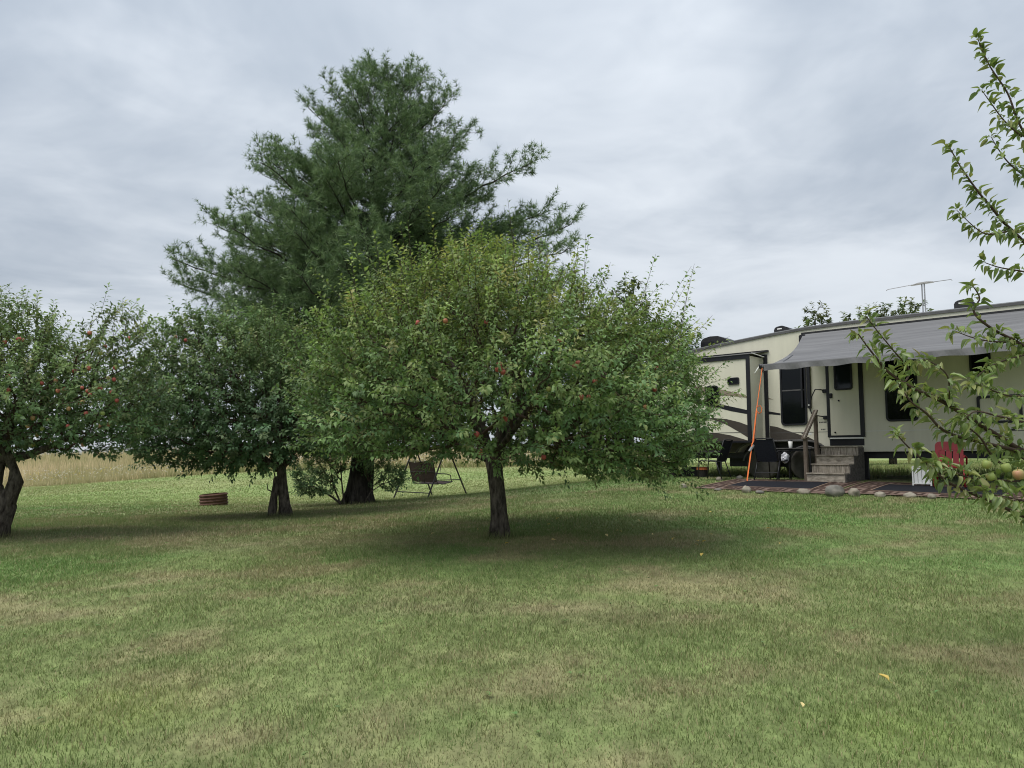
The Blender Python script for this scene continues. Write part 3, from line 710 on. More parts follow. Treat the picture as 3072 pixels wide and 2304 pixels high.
# --- white pine
def pine():
    bx, by = -3.95, 20.0; bz = g(bx, by) - .03
    t = thing('pine_tree', 'tall bushy white pine standing behind the apple trees', 'tree', (bx, by, bz))
    def axis(z): return np.array((.045 * z + .06 * math.sin(z * .7), .02 * z, z))
    tr, br = MB(), MB(); rr = random.Random(8)
    zs = np.linspace(0, 11.6, 34)
    rad = [float(np.interp(z, [0, .15, .5, 2, 6, 10, 11.6], [.44, .37, .325, .29, .19, .06, .012])) for z in zs]
    tr.tube([axis(z) for z in zs], rad, 18, True, .07, rr)
    for k in range(6):      # root flare
        a = k * 1.05 + .3; tr.tube([(.25 * math.cos(a), .25 * math.sin(a), .3), (.36 * math.cos(a), .36 * math.sin(a), .08), (.5 * math.cos(a), .5 * math.sin(a), -.06)], [.13, .09, .05], 8, True, .08, rr)
    P, D, K = [], [], []       # tuft points, directions, lightness
    def Rz(z): return float(np.interp(z, [1.8, 3, 4.5, 5.5, 6.5, 7.5, 8.6, 9.6, 10.5, 11.2, 11.8], [2.9, 4.0, 4.7, 5.2, 5.0, 4.5, 3.4, 2.45, 1.85, 1.3, .5]))
    tips = []
    for az, dx, zt in ((0, 5.35, 7.45), (178, 4.35, 7.5), (183, 5.15, 6.4), (176, 5.3, 5.9), (3, 4.75, 7.9), (-6, 4.4, 9.1), (184, 2.75, 9.4), (190, 2.9, 8.6), (10, 2.5, 10.2), (186, 1.35, 11.1), (5, 5.2, 5.8), (-8, 5.3, 6.6), (12, 5.0, 5.0), (168, 4.6, 5.0), (172, 1.0, 11.6), (-5, .9, 11.7), (20, 1.6, 11.3), (150, .6, 11.9), (60, .7, 11.8), (-3, 1.9, 10.9), (181, 2.0, 10.7)): tips.append((az, dx, zt))
    z = 2.0; a0 = 0
    while z < 11.8:
        n = 8 if z < 8 else 7
        for k in range(n):
            az = a0 + k * 360 / n + rr.uniform(-18, 18); zt = z + rr.uniform(-.3, .3)
            lat = abs(math.cos(R(az)))
            tips.append((az, Rz(zt) * rr.uniform(.68, .97) * (.9 if lat < .5 else .92), zt))
        a0 += 37; z += .46 + .05 * (z < 6)
    tuft = lambda p, d, k: (P.append(p), D.append(d), K.append(k))
    for az, Lr, zt in tips:
        a = R(az); o = np.array((math.cos(a), math.sin(a), 0)); zt = min(zt, 11.9)
        rise = Lr * float(np.interp(zt, [2, 5, 7, 9, 11.8], [.02, .15, .25, .42, 1.3])); z0 = max(zt - rise, 1.5)
        s = axis(z0); e = np.array((s[0], s[1], 0)) + o * Lr; e[2] = zt; c = s + (e - s) * .55 - np.array((0, 0, .16 * Lr * (1 - min(1, zt / 13))))
        nseg = max(4, int(Lr / .3)); pts = []
        for i in range(nseg + 1):
            u = i / nseg; pts.append((1 - u) ** 2 * s + 2 * u * (1 - u) * c + u * u * e + rng.normal(0, .025, 3) * (0 < i < nseg))
        r0 = .010 + .0105 * Lr
        br.tube(pts, [r0 * (1 - .85 * i / nseg) for i in range(nseg + 1)], 5, False)
        pts = np.array(pts)
        m_ = max(6, int(Lr / .14))
        for j in range(m_):
            u = .18 + .82 * (j + rr.random()) / m_; u = min(u, .995); fi = u * nseg; i = min(int(fi), nseg - 1)
            p = pts[i] + (pts[i + 1] - pts[i]) * (fi - i); d = pts[i + 1] - pts[i]; d /= np.linalg.norm(d) + 1e-9
            side = np.cross(d, (0, 0, 1)); side /= np.linalg.norm(side) + 1e-9
            sg = 1 if j % 2 else -1; l2 = (.50 + .26 * Lr * (1 - u)) * rr.uniform(.65, 1.15); l2 = min(l2, 1.25)
            d2 = d * .72 + side * sg * rr.uniform(.35, .9) + np.array((0, 0, rr.uniform(-.35, .9))); d2 /= np.linalg.norm(d2)
            q = p + d2 * l2 + np.array((0, 0, .12 * l2))
            br.tube([p, (p + q) / 2 + rng.normal(0, .012, 3), q], [.007, .005, .003], 3, False)
            k2 = max(3, int(l2 / .10))
            for w in range(k2):
                v = .22 + .78 * (w + rr.random()) / k2; pp = p + (q - p) * v
                for h in range(2):
                    d3 = d2 * .7 + rng.normal(0, .5, 3) + np.array((0, 0, .35)); d3 /= np.linalg.norm(d3); l3 = rr.uniform(.06, .24)
                    br.add([pp, pp + d3 * l3, pp + d3 * l3 * .5 + np.array((.004, .004, 0))], [(0, 1, 2)])
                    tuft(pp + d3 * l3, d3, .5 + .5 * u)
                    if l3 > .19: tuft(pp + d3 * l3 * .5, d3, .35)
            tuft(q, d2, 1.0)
    for k in range(9):       # leader candles
        a = rr.random() * 6.28; s = axis(10.9 + .6 * rr.random()); e = s + np.array((math.cos(a) * .35 * rr.random(), math.sin(a) * .3 * rr.random(), .35 + .35 * rr.random()))
        br.tube([s, e], [.012, .005], 4, False)
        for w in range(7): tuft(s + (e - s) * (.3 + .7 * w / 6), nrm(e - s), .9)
    tr.build('trunk', M_bark_pine, t, smooth=True); br.build('branches', M_bark_pine, t)
    P = np.array(P); D = nrm(np.array(D)); K = np.array(K); n = len(P); per = 11
    Pn = np.repeat(P, per, 0); Dn = np.repeat(D, per, 0); Kn = np.repeat(K, per); N_ = len(Pn)
    rd = unit(N_); rd = nrm(rd - Dn * (rd * Dn).sum(1)[:, None])
    ang = R(15) + R(68) * rng.random(N_); d = Dn * np.cos(ang)[:, None] + rd * np.sin(ang)[:, None]; d[:, 2] -= .06; d = nrm(d)
    Ln = .11 + .07 * rng.random(N_); Pb = Pn - Dn * (.05 * rng.random(N_))[:, None]
    sd = nrm(np.cross(d, unit(N_))) * (.0054 + .0024 * rng.random(N_))[:, None]
    V = np.stack([Pb - sd, Pb + sd, Pb + d * Ln[:, None]], 1).reshape(-1, 3)
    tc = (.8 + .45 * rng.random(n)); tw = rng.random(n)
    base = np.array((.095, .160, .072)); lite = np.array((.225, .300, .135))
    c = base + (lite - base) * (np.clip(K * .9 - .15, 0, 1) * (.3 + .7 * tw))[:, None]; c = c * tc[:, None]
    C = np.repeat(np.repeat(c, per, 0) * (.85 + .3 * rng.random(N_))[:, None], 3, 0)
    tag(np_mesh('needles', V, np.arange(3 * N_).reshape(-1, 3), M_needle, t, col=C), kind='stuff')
    print('pine tufts', n, 'needles', N_)
pine()

# --- shrub growing round the pine's foot
def shrub():
    bx, by = -4.1, 19.55; bz = g(bx, by) - .02
    rho = ell_rho([(-.8, -.05, .72, .58, .5, .5), (-.55, 0, 1.15, .6, .5, .45), (.95, .1, .72, .5, .4, .38), (.6, 0, 1.1, .45, .4, .4)], .2, .25)
    attr = sample_env(rho, np.array([(-1.5, -.6, .2), (1.6, .6, 1.6)]), 330, .10)
    S = [([(-.15, 0, 0), (-.4, 0, .2), (-.65, 0, .35), (-.95, 0, .5)], [.03, .025, .018, .012], 1), ([(-.2, 0, .02), (-.4, 0, .5), (-.5, 0, 1.0)], [.025, .018, .012], 1), ([(-.12, .02, 0), (-.2, .02, .6), (-.25, .05, 1.2)], [.025, .018, .012], 1),
         ([(.35, 0, 0), (.55, 0, .35), (.85, .05, .55)], [.02, .015, .01], 1), ([(.35, 0, .0), (.5, 0, .6), (.55, 0, 1.1)], [.02, .015, .01], 1)]
    make_tree('shrub', 'leafy shrub sprouting on both sides of the pine trunk', 'shrub', (bx, by, bz), S, attr, COLS_DARK, [3, 2, 1, 2, .2], leafL=.085, per=11, spur=4, shoot=(.1, .3), up=.1, droop=.2, step=.1, r_tip=.003, bark=M_bark_apple)
shrub()

# --- trees beyond the caravan
def back_tree(name, label, bx, by, ells, n, zmin, cols, leafL, trunk_h, seed_r):
    bz = g(bx, by) - .05; rho = ell_rho(ells, .2, zmin)
    E_ = np.array(ells); lo = (E_[:, :3] - E_[:, 3:] * 1.25).min(0); hi = (E_[:, :3] + E_[:, 3:] * 1.25).max(0)
    attr = sample_env(rho, np.array([lo, hi]), int(n * 1.15), .3, .4)
    S = [([(0, 0, 0), (.03, 0, trunk_h * .3), (-.03, .02, trunk_h * .6), (.02, 0, trunk_h)], [seed_r, seed_r * .8, seed_r * .5, .02], 1)]
    make_tree(name, label, 'tree', (bx, by, bz), S, attr, cols, [3, 2, 2], leafL=leafL*1.8, per=14, spur=7, spurmax=7, shoot=(.12, .3), up=.3, step=.3, group='trees beyond the caravan')
CB = [(.10, .145, .06), (.135, .175, .075), (.17, .19, .09)]
back_tree('birch_tree', 'slender pale green tree rising behind the right side of the middle apple tree', 4.15, 27.0, [(0, 0, 6.0, .8, .8, 1.0), (-.5, 0, 4.6, 1.5, 1.3, 1.2), (1.0, 0, 4.4, 1.5, 1.3, 1.2), (.1, 0, 3.2, 2.1, 1.8, 1.4)], 420, 1.6, CB, .09, 6.4, .11)
back_tree('deciduous_tree', 'small leafy tree top showing over the caravan roof above the door', 12.75, 32.0, [(0, 0, 6.05, .62, .6, .72), (0, 0, 4.6, 1.2, 1.2, 1.3), (0, 0, 3.0, 1.5, 1.5, 1.2)], 260, 1.6, CB, .095, 6.3, .12)
back_tree('deciduous_tree', 'wide rounded tree top behind the caravan roof antenna', 16.0, 32.5, [(-.9, 0, 5.7, 1.4, 1.3, .95), (.6, 0, 5.9, 1.4, 1.3, 1.0), (0, 0, 4.2, 2.3, 2.2, 1.6)], 420, 1.6, CB, .095, 6.2, .16)

# ------------------------------------------------------------------ caravan
M_cream = mat('cream gelcoat', (.665, .64, .52), .38, .45, var=.045, vscale=2.2, bump=.03, bscale=3, stretch=(2.6, 1, .45))
M_black = mat('black trim', (.012, .012, .016), .4, .4, var=.2, vscale=8)
M_blackm = mat('black powder coated steel', (.014, .014, .016), .5, .4, var=.3, vscale=12)
M_glass = mat('tinted window glass', (.004, .005, .006), .05, .25)
M_glass2 = mat('door window glass', (.010, .015, .019), .08, .35)
M_brown = mat('dark brown decal', (.060, .050, .042), .35, .4, var=.08, vscale=3)
M_tan = mat('tan decal', (.27, .22, .165), .35, .4, var=.06, vscale=3)
M_roof = mat('roof membrane', (.62, .62, .60), .7, .3, var=.1, vscale=2)
M_gutter = mat('grey roof rail', (.09, .088, .088), .5, .4, var=.15, vscale=6)
M_awn = mat('grey awning vinyl', (.112, .112, .116), .65, .2, color2=(.17, .17, .174), vscale=1.2, bump=.12, bscale=6, stretch=(.35, 9, 9))
M_awn2 = mat('grey awning valance', (.15, .148, .152), .6, .3, var=.15, vscale=5)
M_alu = mat('dull aluminium', (.30, .30, .31), .45, .4, metal=.4, var=.1, vscale=10)
M_white = mat('white plastic', (.72, .72, .70), .4, .4, var=.06, vscale=6)
M_rubber = mat('tyre rubber', (.018, .018, .018), .85, .2, var=.3, vscale=20)
M_cover = mat('grey wheel cover', (.085, .08, .072), .8, .15, var=.2, vscale=7, bump=.2, bscale=8)

M_cover2 = mat('weathered grey plastic', (.36, .35, .34), .6, .3, var=.1, vscale=8)
def caravan():
    t = thing('travel_trailer', 'long cream fifth wheel travel trailer with brown swoosh stripes and open grey awning', 'trailer', (RVO[0], RVO[1], ZB), RVA)
    zr = [(-4.7, 3.05), (-4.5, 3.10), (-3.27, 3.25), (-2.4, 3.33), (-1.58, 3.40), (-.8, 3.455), (.14, 3.475), (3.4, 3.475), (6.2, 3.475), (6.9, 3.40)]
    prof = zr + [(7.4, 3.1), (7.6, 2.3), (7.3, 1.62), (4.6, 1.52), (4.25, .66), (-.42, .64), (-.47, .76), (-.6, .84), (-.85, .88), (-2.1, .88), (-2.3, .83), (-2.43, .75), (-2.52, .64), (-4.7, .64)]
    W_ = 2.45
    body = MB(); body.prism(prof, 0, W_); body.build('body', M_cream, t)
    MB().prism([(p[0], p[1] + .002) for p in zr] + [(p[0], p[1] + .035) for p in reversed(zr)], .03, W_ - .03).build('roof', M_roof, t)
    rail = MB()
    for (a, b) in zip(zr, zr[1:]): rail.bar((a[0], -.012, a[1] - .02), (b[0] + .004, -.012, b[1] - .02), .03, .05)
    rail.build('roof_rail', M_gutter, t)
    rl = MB()
    for (a, b) in zip(zr, zr[1:]): rl.bar((a[0], -.004, a[1] + .018), (b[0] + .004, -.004, b[1] + .018), .03, .018)
    rl.build('roof_edge', M_alu, t)
    MB().box(-4.55, 4.2, .1, W_ - .1, .50, .637).build('chassis', M_blackm, t)
    MB().box(-2.9, -.3, .35, .45, .3, .5).box(-2.0, -1.9, .3, W_ - .3, .33, .41).box(-.92, -.82, .3, W_ - .3, .33, .41).build('axles', M_blackm, t)
    # belt line
    MB().box(.432, 4.2, -.006, 0, 1.075, 1.087).build('belt_line', M_white, t)
    MB().box(-1.695, -.346, -.004, 0, 1.08, 1.090).build('belt_line', M_gutter, t)
    # wall stripes
    def decal(poly, y, m_, name='stripe'): MB().prism(poly, y - .003, y).build(name, m_, t)
    decal([(-1.69, .90), (-1.69, 1.255), (-1.52, 1.225), (-1.21, 1.11), (-.76, .955), (-.5, .82), (-.44, .74), (-.48, .765), (-.6, .845), (-.85, .885), (-1.2, .888)], -.0, M_brown)
    decal([(-1.70, 1.91), (-1.58, 1.862), (-1.70, 1.875)], 0, M_tan)
    decal([(-1.70, 1.59), (-1.425, 1.535), (-1.425, 1.492), (-1.70, 1.524)], 0, M_black)
    decal([(-4.6, .645), (-2.54, .645), (-2.43, .76), (-2.3, .84), (-2.1, .885), (-1.9, .885), (-1.9, .93), (-4.6, .93)], -.003, M_brown)
    # fenders round the wheels
    fen = MB()
    arc1 = [(-2.53, -.035, .64), (-2.43, -.035, .765), (-2.29, -.035, .845), (-2.1, -.035, .895), (-1.5, -.035, .9), (-.86, -.035, .9), (-.61, -.035, .86), (-.46, -.035, .77), (-.40, -.035, .65)]
    fen.tube(arc1, .022, 6); fen.build('fender', M_gutter, t)
    for cx in (-1.93, -.87):
        arc = [(cx + .43 * math.cos(R(a)), -.03, .36 + .41 * math.sin(R(a))) for a in range(15, 170, 14)]
        MB().tube(arc, .02, 6).build('wheel_arch', M_gutter, t)
    MB().prism([(-2.5, .62), (-2.36, .8), (-2.1, .875), (-.8, .875), (-.55, .8), (-.44, .62), (-.6, .5), (-2.3, .5)], .28, .3).build('wheel_well', M_black, t)
    # wheels
    for cx in (-1.93, -.87):
        for y, sg in ((.16, -1), (W_ - .18, 1)):
            w = MB(); w.lathe([(.20, -.11), (.30, -.115), (.355, -.10), (.375, -.06), (.375, .06), (.355, .10), (.30, .115), (.20, .11)], 30, (cx, y, .375), 'y')
            wh = w.build('wheel', M_rubber, t, smooth=True)
            r_ = MB(); r_.lathe([(.0, -.07), (.06, -.075), (.10, -.05), (.17, -.045), (.21, -.095), (.215, -.06), (.0, -.03)], 24, (cx, y + (0 if sg < 0 else .02), .375), 'y'); r_.build('rim', M_alu, wh, smooth=True)
            if sg < 0:
                cv = MB(); cv.lathe([(.0, -.135), (.2, -.135), (.34, -.13), (.385, -.10), (.392, -.02), (.392, .04)], 30, (cx, y, .375), 'y'); cv.build('wheel_cover', M_cover, wh, smooth=True)
    # slide out room
    sl = MB().box(-4.4, -1.86, -.62, -.002, .90, 2.86).build('slide_out', M_cream, t)
    fr = MB(); fr.box(-1.935, -1.845, -.645, -.615, .86, 2.885); fr.box(-4.4, -1.936, -.645, -.615, 2.795, 2.885); fr.box(-4.4, -1.936, -.645, -.615, .86, .90); fr.build('slide_trim', M_black, sl)
    MB().box(-1.79, -1.70, -.028, 0, .93, 2.93).box(-4.45, -1.791, -.028, 0, 2.87, 2.93).box(-4.4, -1.79, -.03, 0, .86, .899).build('slide_opening_trim', M_black, t)
    MB().box(-4.4, -1.66, -.06, 0, 2.985, 3.03).build('topper_rail', M_blackm, t)
    MB().add([(-4.4, -.06, 3.0), (-1.76, -.06, 3.0), (-1.80, -.66, 2.90), (-4.4, -.66, 2.90), (-4.4, -.06, 2.99), (-1.76, -.06, 2.99), (-1.80, -.66, 2.89), (-4.4, -.66, 2.89)], [(0, 1, 2, 3), (7, 6, 5, 4), (0, 4, 5, 1), (1, 5, 6, 2), (2, 6, 7, 3), (3, 7, 4, 0)]).build('topper_fabric', M_gutter, t)
    MB().tube([(-1.80, -.60, 2.915), (-1.76, -.05, 2.87)], .012, 6).build('topper_arm', M_white, t)
    def sdecal(poly, m_): MB().prism(poly, -.6235, -.6205).build('stripe', m_, sl)
    sdecal([(-3.3, 2.24), (-2.731, 2.155), (-2.343, 2.055), (-1.937, 1.925), (-1.937, 1.885), (-2.346, 1.955), (-2.735, 1.985), (-3.3, 2.02)], M_tan)
    sdecal([(-3.4, 1.95), (-2.792, 1.823), (-2.47, 1.735), (-1.937, 1.605), (-1.937, 1.512), (-2.323, 1.59), (-2.794, 1.72), (-3.4, 1.85)], M_black)
    sdecal([(-3.2, 1.46), (-2.819, 1.452), (-2.462, 1.415), (-2.132, 1.33), (-1.937, 1.255), (-1.937, .975), (-2.155, 1.107), (-2.466, 1.284), (-2.82, 1.42)], M_brown)
    sdecal([(-3.4, 1.16), (-2.674, 1.087), (-2.372, 1.035), (-1.937, .905), (-1.937, .902), (-3.4, .902)], M_brown)
    MB().box(-3.4, -1.937, -.626, -.62, 1.093, 1.102).build('belt_line', M_gutter, sl)
    # windows
    def window(x0, x1, z0, z1, r, y, parent, bar=None, fw=.04, glass=M_glass):
        f = MB(); o = rrect(x0, x1, z0, z1, r); i = rrect(x0 + fw, x1 - fw, z0 + fw, z1 - fw, r * .7); ring_frame(f, o, i, y - .03, y)
        w = f.build('window', M_black, parent)
        MB().prism(i, y - .014, y - .004).build('pane', glass, w)
        if bar: MB().box(x0 + fw, x1 - fw, y - .022, y - .0145, bar - .014, bar + .014).build('window_bar', M_gutter, w)
        return w
    window(-1.405, -.80, 1.245, 2.76, .09, 0, t, 2.05)
    window(.868, 1.50, 1.27, 2.60, .09, 0, t)
    window(2.46, 2.83, 2.14, 2.82, .1, 0, t)
    window(3.6, 4.0, 1.9, 2.75, .09, 0, t)
    window(-2.40, -2.115, 2.21, 2.375, .03, -.6205, sl, fw=.022)
    window(-2.98, -2.63, 1.72, 2.22, .1, -.6205, sl, fw=.03)
    # entry door
    df = MB(); df.box(-.35, -.285, -.04, 0, .96, 2.80); df.box(.345, .432, -.04, 0, .96, 2.80); df.box(-.284, .344, -.04, 0, .96, 1.0); df.box(-.284, .344, -.04, 0, 2.745, 2.80)
    d = MB().box(-.283, .343, -.032, -.002, 1.002, 2.743).build('door', M_cream, t)
    df.build('door_frame', M_black, d)
    window(-.165, .225, 1.985, 2.66, .06, -.033, d, glass=M_glass2, fw=.038)
    MB().box(-.281, -.215, -.055, -.033, 1.82, 1.93).build('handle', M_black, d, bevel=.008)
    MB().box(-.266, -.238, -.075, -.0555, 1.84, 1.91).build('handle_paddle', M_blackm, d, bevel=.004)
    for x, z in ((-.085, 1.76), (-.186, 1.065)): MB().lathe([(.0, -.05), (.018, -.05), (.02, -.033), (.0, -.033)], 12, (x, 0, z), 'y').build('door_bumper', M_black, d)
    MB().box(-.305, .40, -.05, -.0, .925, .952).build('door_sill', M_white, t)
    MB().box(-.32, .405, -.012, 0, .78, .92).build('step_well', M_black, t)
    MB().box(.36, .44, .06, .14, .05, .64).build('entry_step_leg', M_blackm, t)
    # grab handle
    gh = MB(); gh.tube([(-.41, -.03, 2.0), (-.44, -.09, 2.02), (-.56, -.12, 2.03), (-.64, -.12, 1.88), (-.685, -.12, 1.70), (-.685, -.12, 1.58), (-.66, -.11, 1.50), (-.60, -.08, 1.455), (-.42, -.03, 1.42)], .013, 8); gh.build('grab_handle', M_black, t, smooth=True)
    MB().box(-.44, -.352, -.045, 0, 1.95, 2.03).build('grab_handle_mount', M_black, t, bevel=.01)
    MB().box(-.44, -.352, -.045, 0, 1.36, 1.44).build('grab_handle_mount', M_black, t, bevel=.01)
    # lettering beside the door, too small to read on the photograph: a short row of dark marks
    for x0, w, z in ((-.545, .03, 1.30), (-.505, .02, 1.30), (-.475, .025, 1.30), (-.44, .02, 1.30), (-.41, .03, 1.30), (-.505, .018, 1.14), (-.475, .03, 1.14), (-.435, .022, 1.14)):
        MB().box(x0, x0 + w, -.0025, 0, z - .014, z + .014).build('lettering', M_gutter, t)
    MB().box(-.95, -.84, -.003, 0, 1.045, 1.07).build('badge', M_brown, t); MB().box(-.83, -.72, -.003, 0, 1.03, 1.072).build('badge', M_white, t)
    # marker lights and compartment latches on the right half
    for x in (.93, 2.0, 3.1): MB().box(x, x + .06, -.02, 0, 1.04, 1.07).build('latch', M_black, t)
    MB().box(2.47, 2.53, -.015, 0, 1.765, 1.79).build('latch', M_black, t)
    ring_frame(cd := MB(), rrect(2.25, 3.35, .68, 1.035, .03, 2), rrect(2.262, 3.338, .692, 1.023, .025, 2), -.005, 0); cd.build('compartment_door', M_gutter, t)
    ring_frame(od := MB(), rrect(2.55, 3.3, 1.18, 1.72, .05), rrect(2.60, 3.25, 1.23, 1.67, .04), -.03, 0); od.build('outlet_frame', M_black, t)
    # awning
    aw0, aw1 = -.82, 4.75
    MB().box(aw0 - .03, aw1 + .03, -.075, -.004, 3.29, 3.345).build('awning_rail', M_blackm, t)
    nx, ny = 40, 10; V = []; F = []
    for i in range(nx + 1):
        for j in range(ny + 1):
            u = i / nx; v = j / ny; x = aw0 + .02 + (aw1 - aw0 - .04) * u
            y = -.08 - 2.0 * v; x += .11 * math.sin(math.pi * v) * (1 - 2 * u) * (abs(1 - 2 * u) ** 6); z = 3.30 - .90 * v - .09 * math.sin(math.pi * v) * (1 + .18 * math.sin(u * 21)) - .02 * math.sin(u * 9) * v
            V.append((x, y, z))
    for i in range(nx):
        for j in range(ny): F.append((i * (ny + 1) + j, (i + 1) * (ny + 1) + j, (i + 1) * (ny + 1) + j + 1, i * (ny + 1) + j + 1))
    n = len(V); V2 = V + [(a, b, c - .006) for a, b, c in V]; F2 = F + [tuple(k + n for k in reversed(f)) for f in F]
    aw = MB().add(V2, F2).build('awning', M_awn, t, smooth=True)
    MB().tube([(aw0 - .06, -2.1, 2.40), (aw1 + .06, -2.1, 2.40)], .045, 12).build('roller', M_awn, aw, smooth=True)
    V = []; F = []
    for i in range(81):
        x = aw0 + .01 + (aw1 - aw0 - .02) * i / 80; w = .012 * math.sin(i * .9); V += [(x, -2.145, 2.41), (x, -2.15 + w, 2.30 + .012 * math.sin(i * .55))]
        if i: F.append((2 * i - 2, 2 * i, 2 * i + 1, 2 * i - 1))
    n = len(V); V += [(a, b + .004, c) for a, b, c in V]; F += [tuple(k + n for k in reversed(f)) for f in F]
    MB().add(V, F).build('valance', M_awn2, aw)
    for x in (aw0 - .075, aw1 + .06):
        MB().lathe([(0, -.03), (.05, -.03), (.058, 0), (.05, .03), (0, .03)], 14, (0, 0, 0), 'y').build('roller_cap', M_black, aw, loc=(x, -2.1, 2.40), rot=(0, 0, R(90)))
        MB().bar((x + .01, -.05, 1.64), (x + .01, -.05, 3.28), .05, .04).build('awning_post', M_black, aw)
        q = .3 if x < 0 else -.3; MB().bar((x + q, -.09, 3.10), (x + q, -2.05, 2.36), .03, .035).build('awning_arm', M_black, aw)
        MB().box(x + .04, x + .16, -.16, -.078, 3.20, 3.285).build('awning_bracket', M_black, aw)
    MB().tube([(aw0 - .1, -2.08, 2.44), (aw0 - .15, -2.12, 2.34), (aw0 - .19, -2.12, 2.28), (aw0 - .24, -2.10, 2.27)], [.012, .018, .014, .004], 6).build('awning_hook', M_white, aw, smooth=True)
    MB().box(-.77, -.70, -.06, 0, 1.62, 2.62).build('awning_lift', M_black, t)
    MB().lathe([(0, -.07), (.018, -.068), (.018, -.06), (0, -.06)], 10, (-.735, 0, 1.69), 'y').build('bolt', M_white, t)
    # roof gear
    def aircon(x0, y0, L, Wd, zr_, name):
        a = MB(); P = [(0, 0), (0, .20), (.06, .29), (.25, .33), (.45, .32), (.62, .24), (.80, .10), (.86, 0)]
        a.prism([(x0 + p[0] * L / .86, zr_ + p[1]) for p in P], y0, y0 + Wd); o = a.build(name, M_blackm, t, bevel=.02)
        for k in range(14): MB().box(x0 + .03 * L + k * .026, x0 + .03 * L + k * .026 + .012, y0 - .012, y0, zr_ + .05, zr_ + .19).build('vent_slot', M_black, o)
        return o
    aircon(-3.66, .40, .92, .7, 3.26, 'air_conditioner')
    def rvent(x0, y0, zr_):
        a = MB(); a.prism([(x0, zr_), (x0, zr_ + .16), (x0 + .05, zr_ + .21), (x0 + .2, zr_ + .23), (x0 + .34, zr_ + .17), (x0 + .44, zr_ + .05), (x0 + .44, zr_)], y0, y0 + .4)
        o = a.build('roof_vent', M_blackm, t, bevel=.015); MB().box(x0 + .09, x0 + .2, y0 - .004, y0 - .001, zr_ + .14, zr_ + .165).build('vent_label', M_white, o)
    rvent(-1.72, .45, 3.43); rvent(2.13, .5, 3.54)
    # antenna
    a = MB(); a.tube([(1.37, 1.2, 3.51), (1.37, 1.2, 4.34)], .014, 8); a.tube([(1.42, 1.2, 3.51), (1.42, 1.2, 4.34)], .014, 8); an = a.build('antenna_mast', M_alu, t)
    MB().box(1.32, 1.56, 1.12, 1.3, 3.51, 3.60).build('antenna_base', M_white, an, bevel=.01)
    MB().prism([(1.14, 4.335), (1.30, 4.375), (1.48, 4.38), (1.61, 4.36), (1.62, 4.345), (1.5, 4.342), (1.3, 4.338)], 1.15, 1.25).build('antenna_head', M_cover2, an, bevel=.01)
    for e in ((.66, 4.315), (1.95, 4.345)): MB().tube([(1.38 + (.2 if e[0] > 1.4 else -.2), 1.2, 4.355), (e[0], 1.2, e[1] + .01), (e[0] + (.02 if e[0] > 1 else -.03), 1.2, e[1] - .015)], .009, 5).build('antenna_wing', M_alu, an)
    MB().tube([(1.55, 1.25, 3.6), (1.66, 1.25, 3.74), (1.74, 1.25, 3.70), (1.76, 1.25, 3.60), (1.7, 1.25, 3.53)], .006, 5).build('antenna_cable', M_white, an)
    # stabiliser jacks
    for x, y in ((-4.1, .25), (-4.1, 2.1), (4.0, .3), (4.0, 2.1)):
        MB().box(x - .05, x + .05, y - .05, y + .05, .1, .5).box(x - .11, x + .11, y - .11, y + .11, .0, .1).build('stabiliser_jack', M_blackm, t)
    return t
caravan()

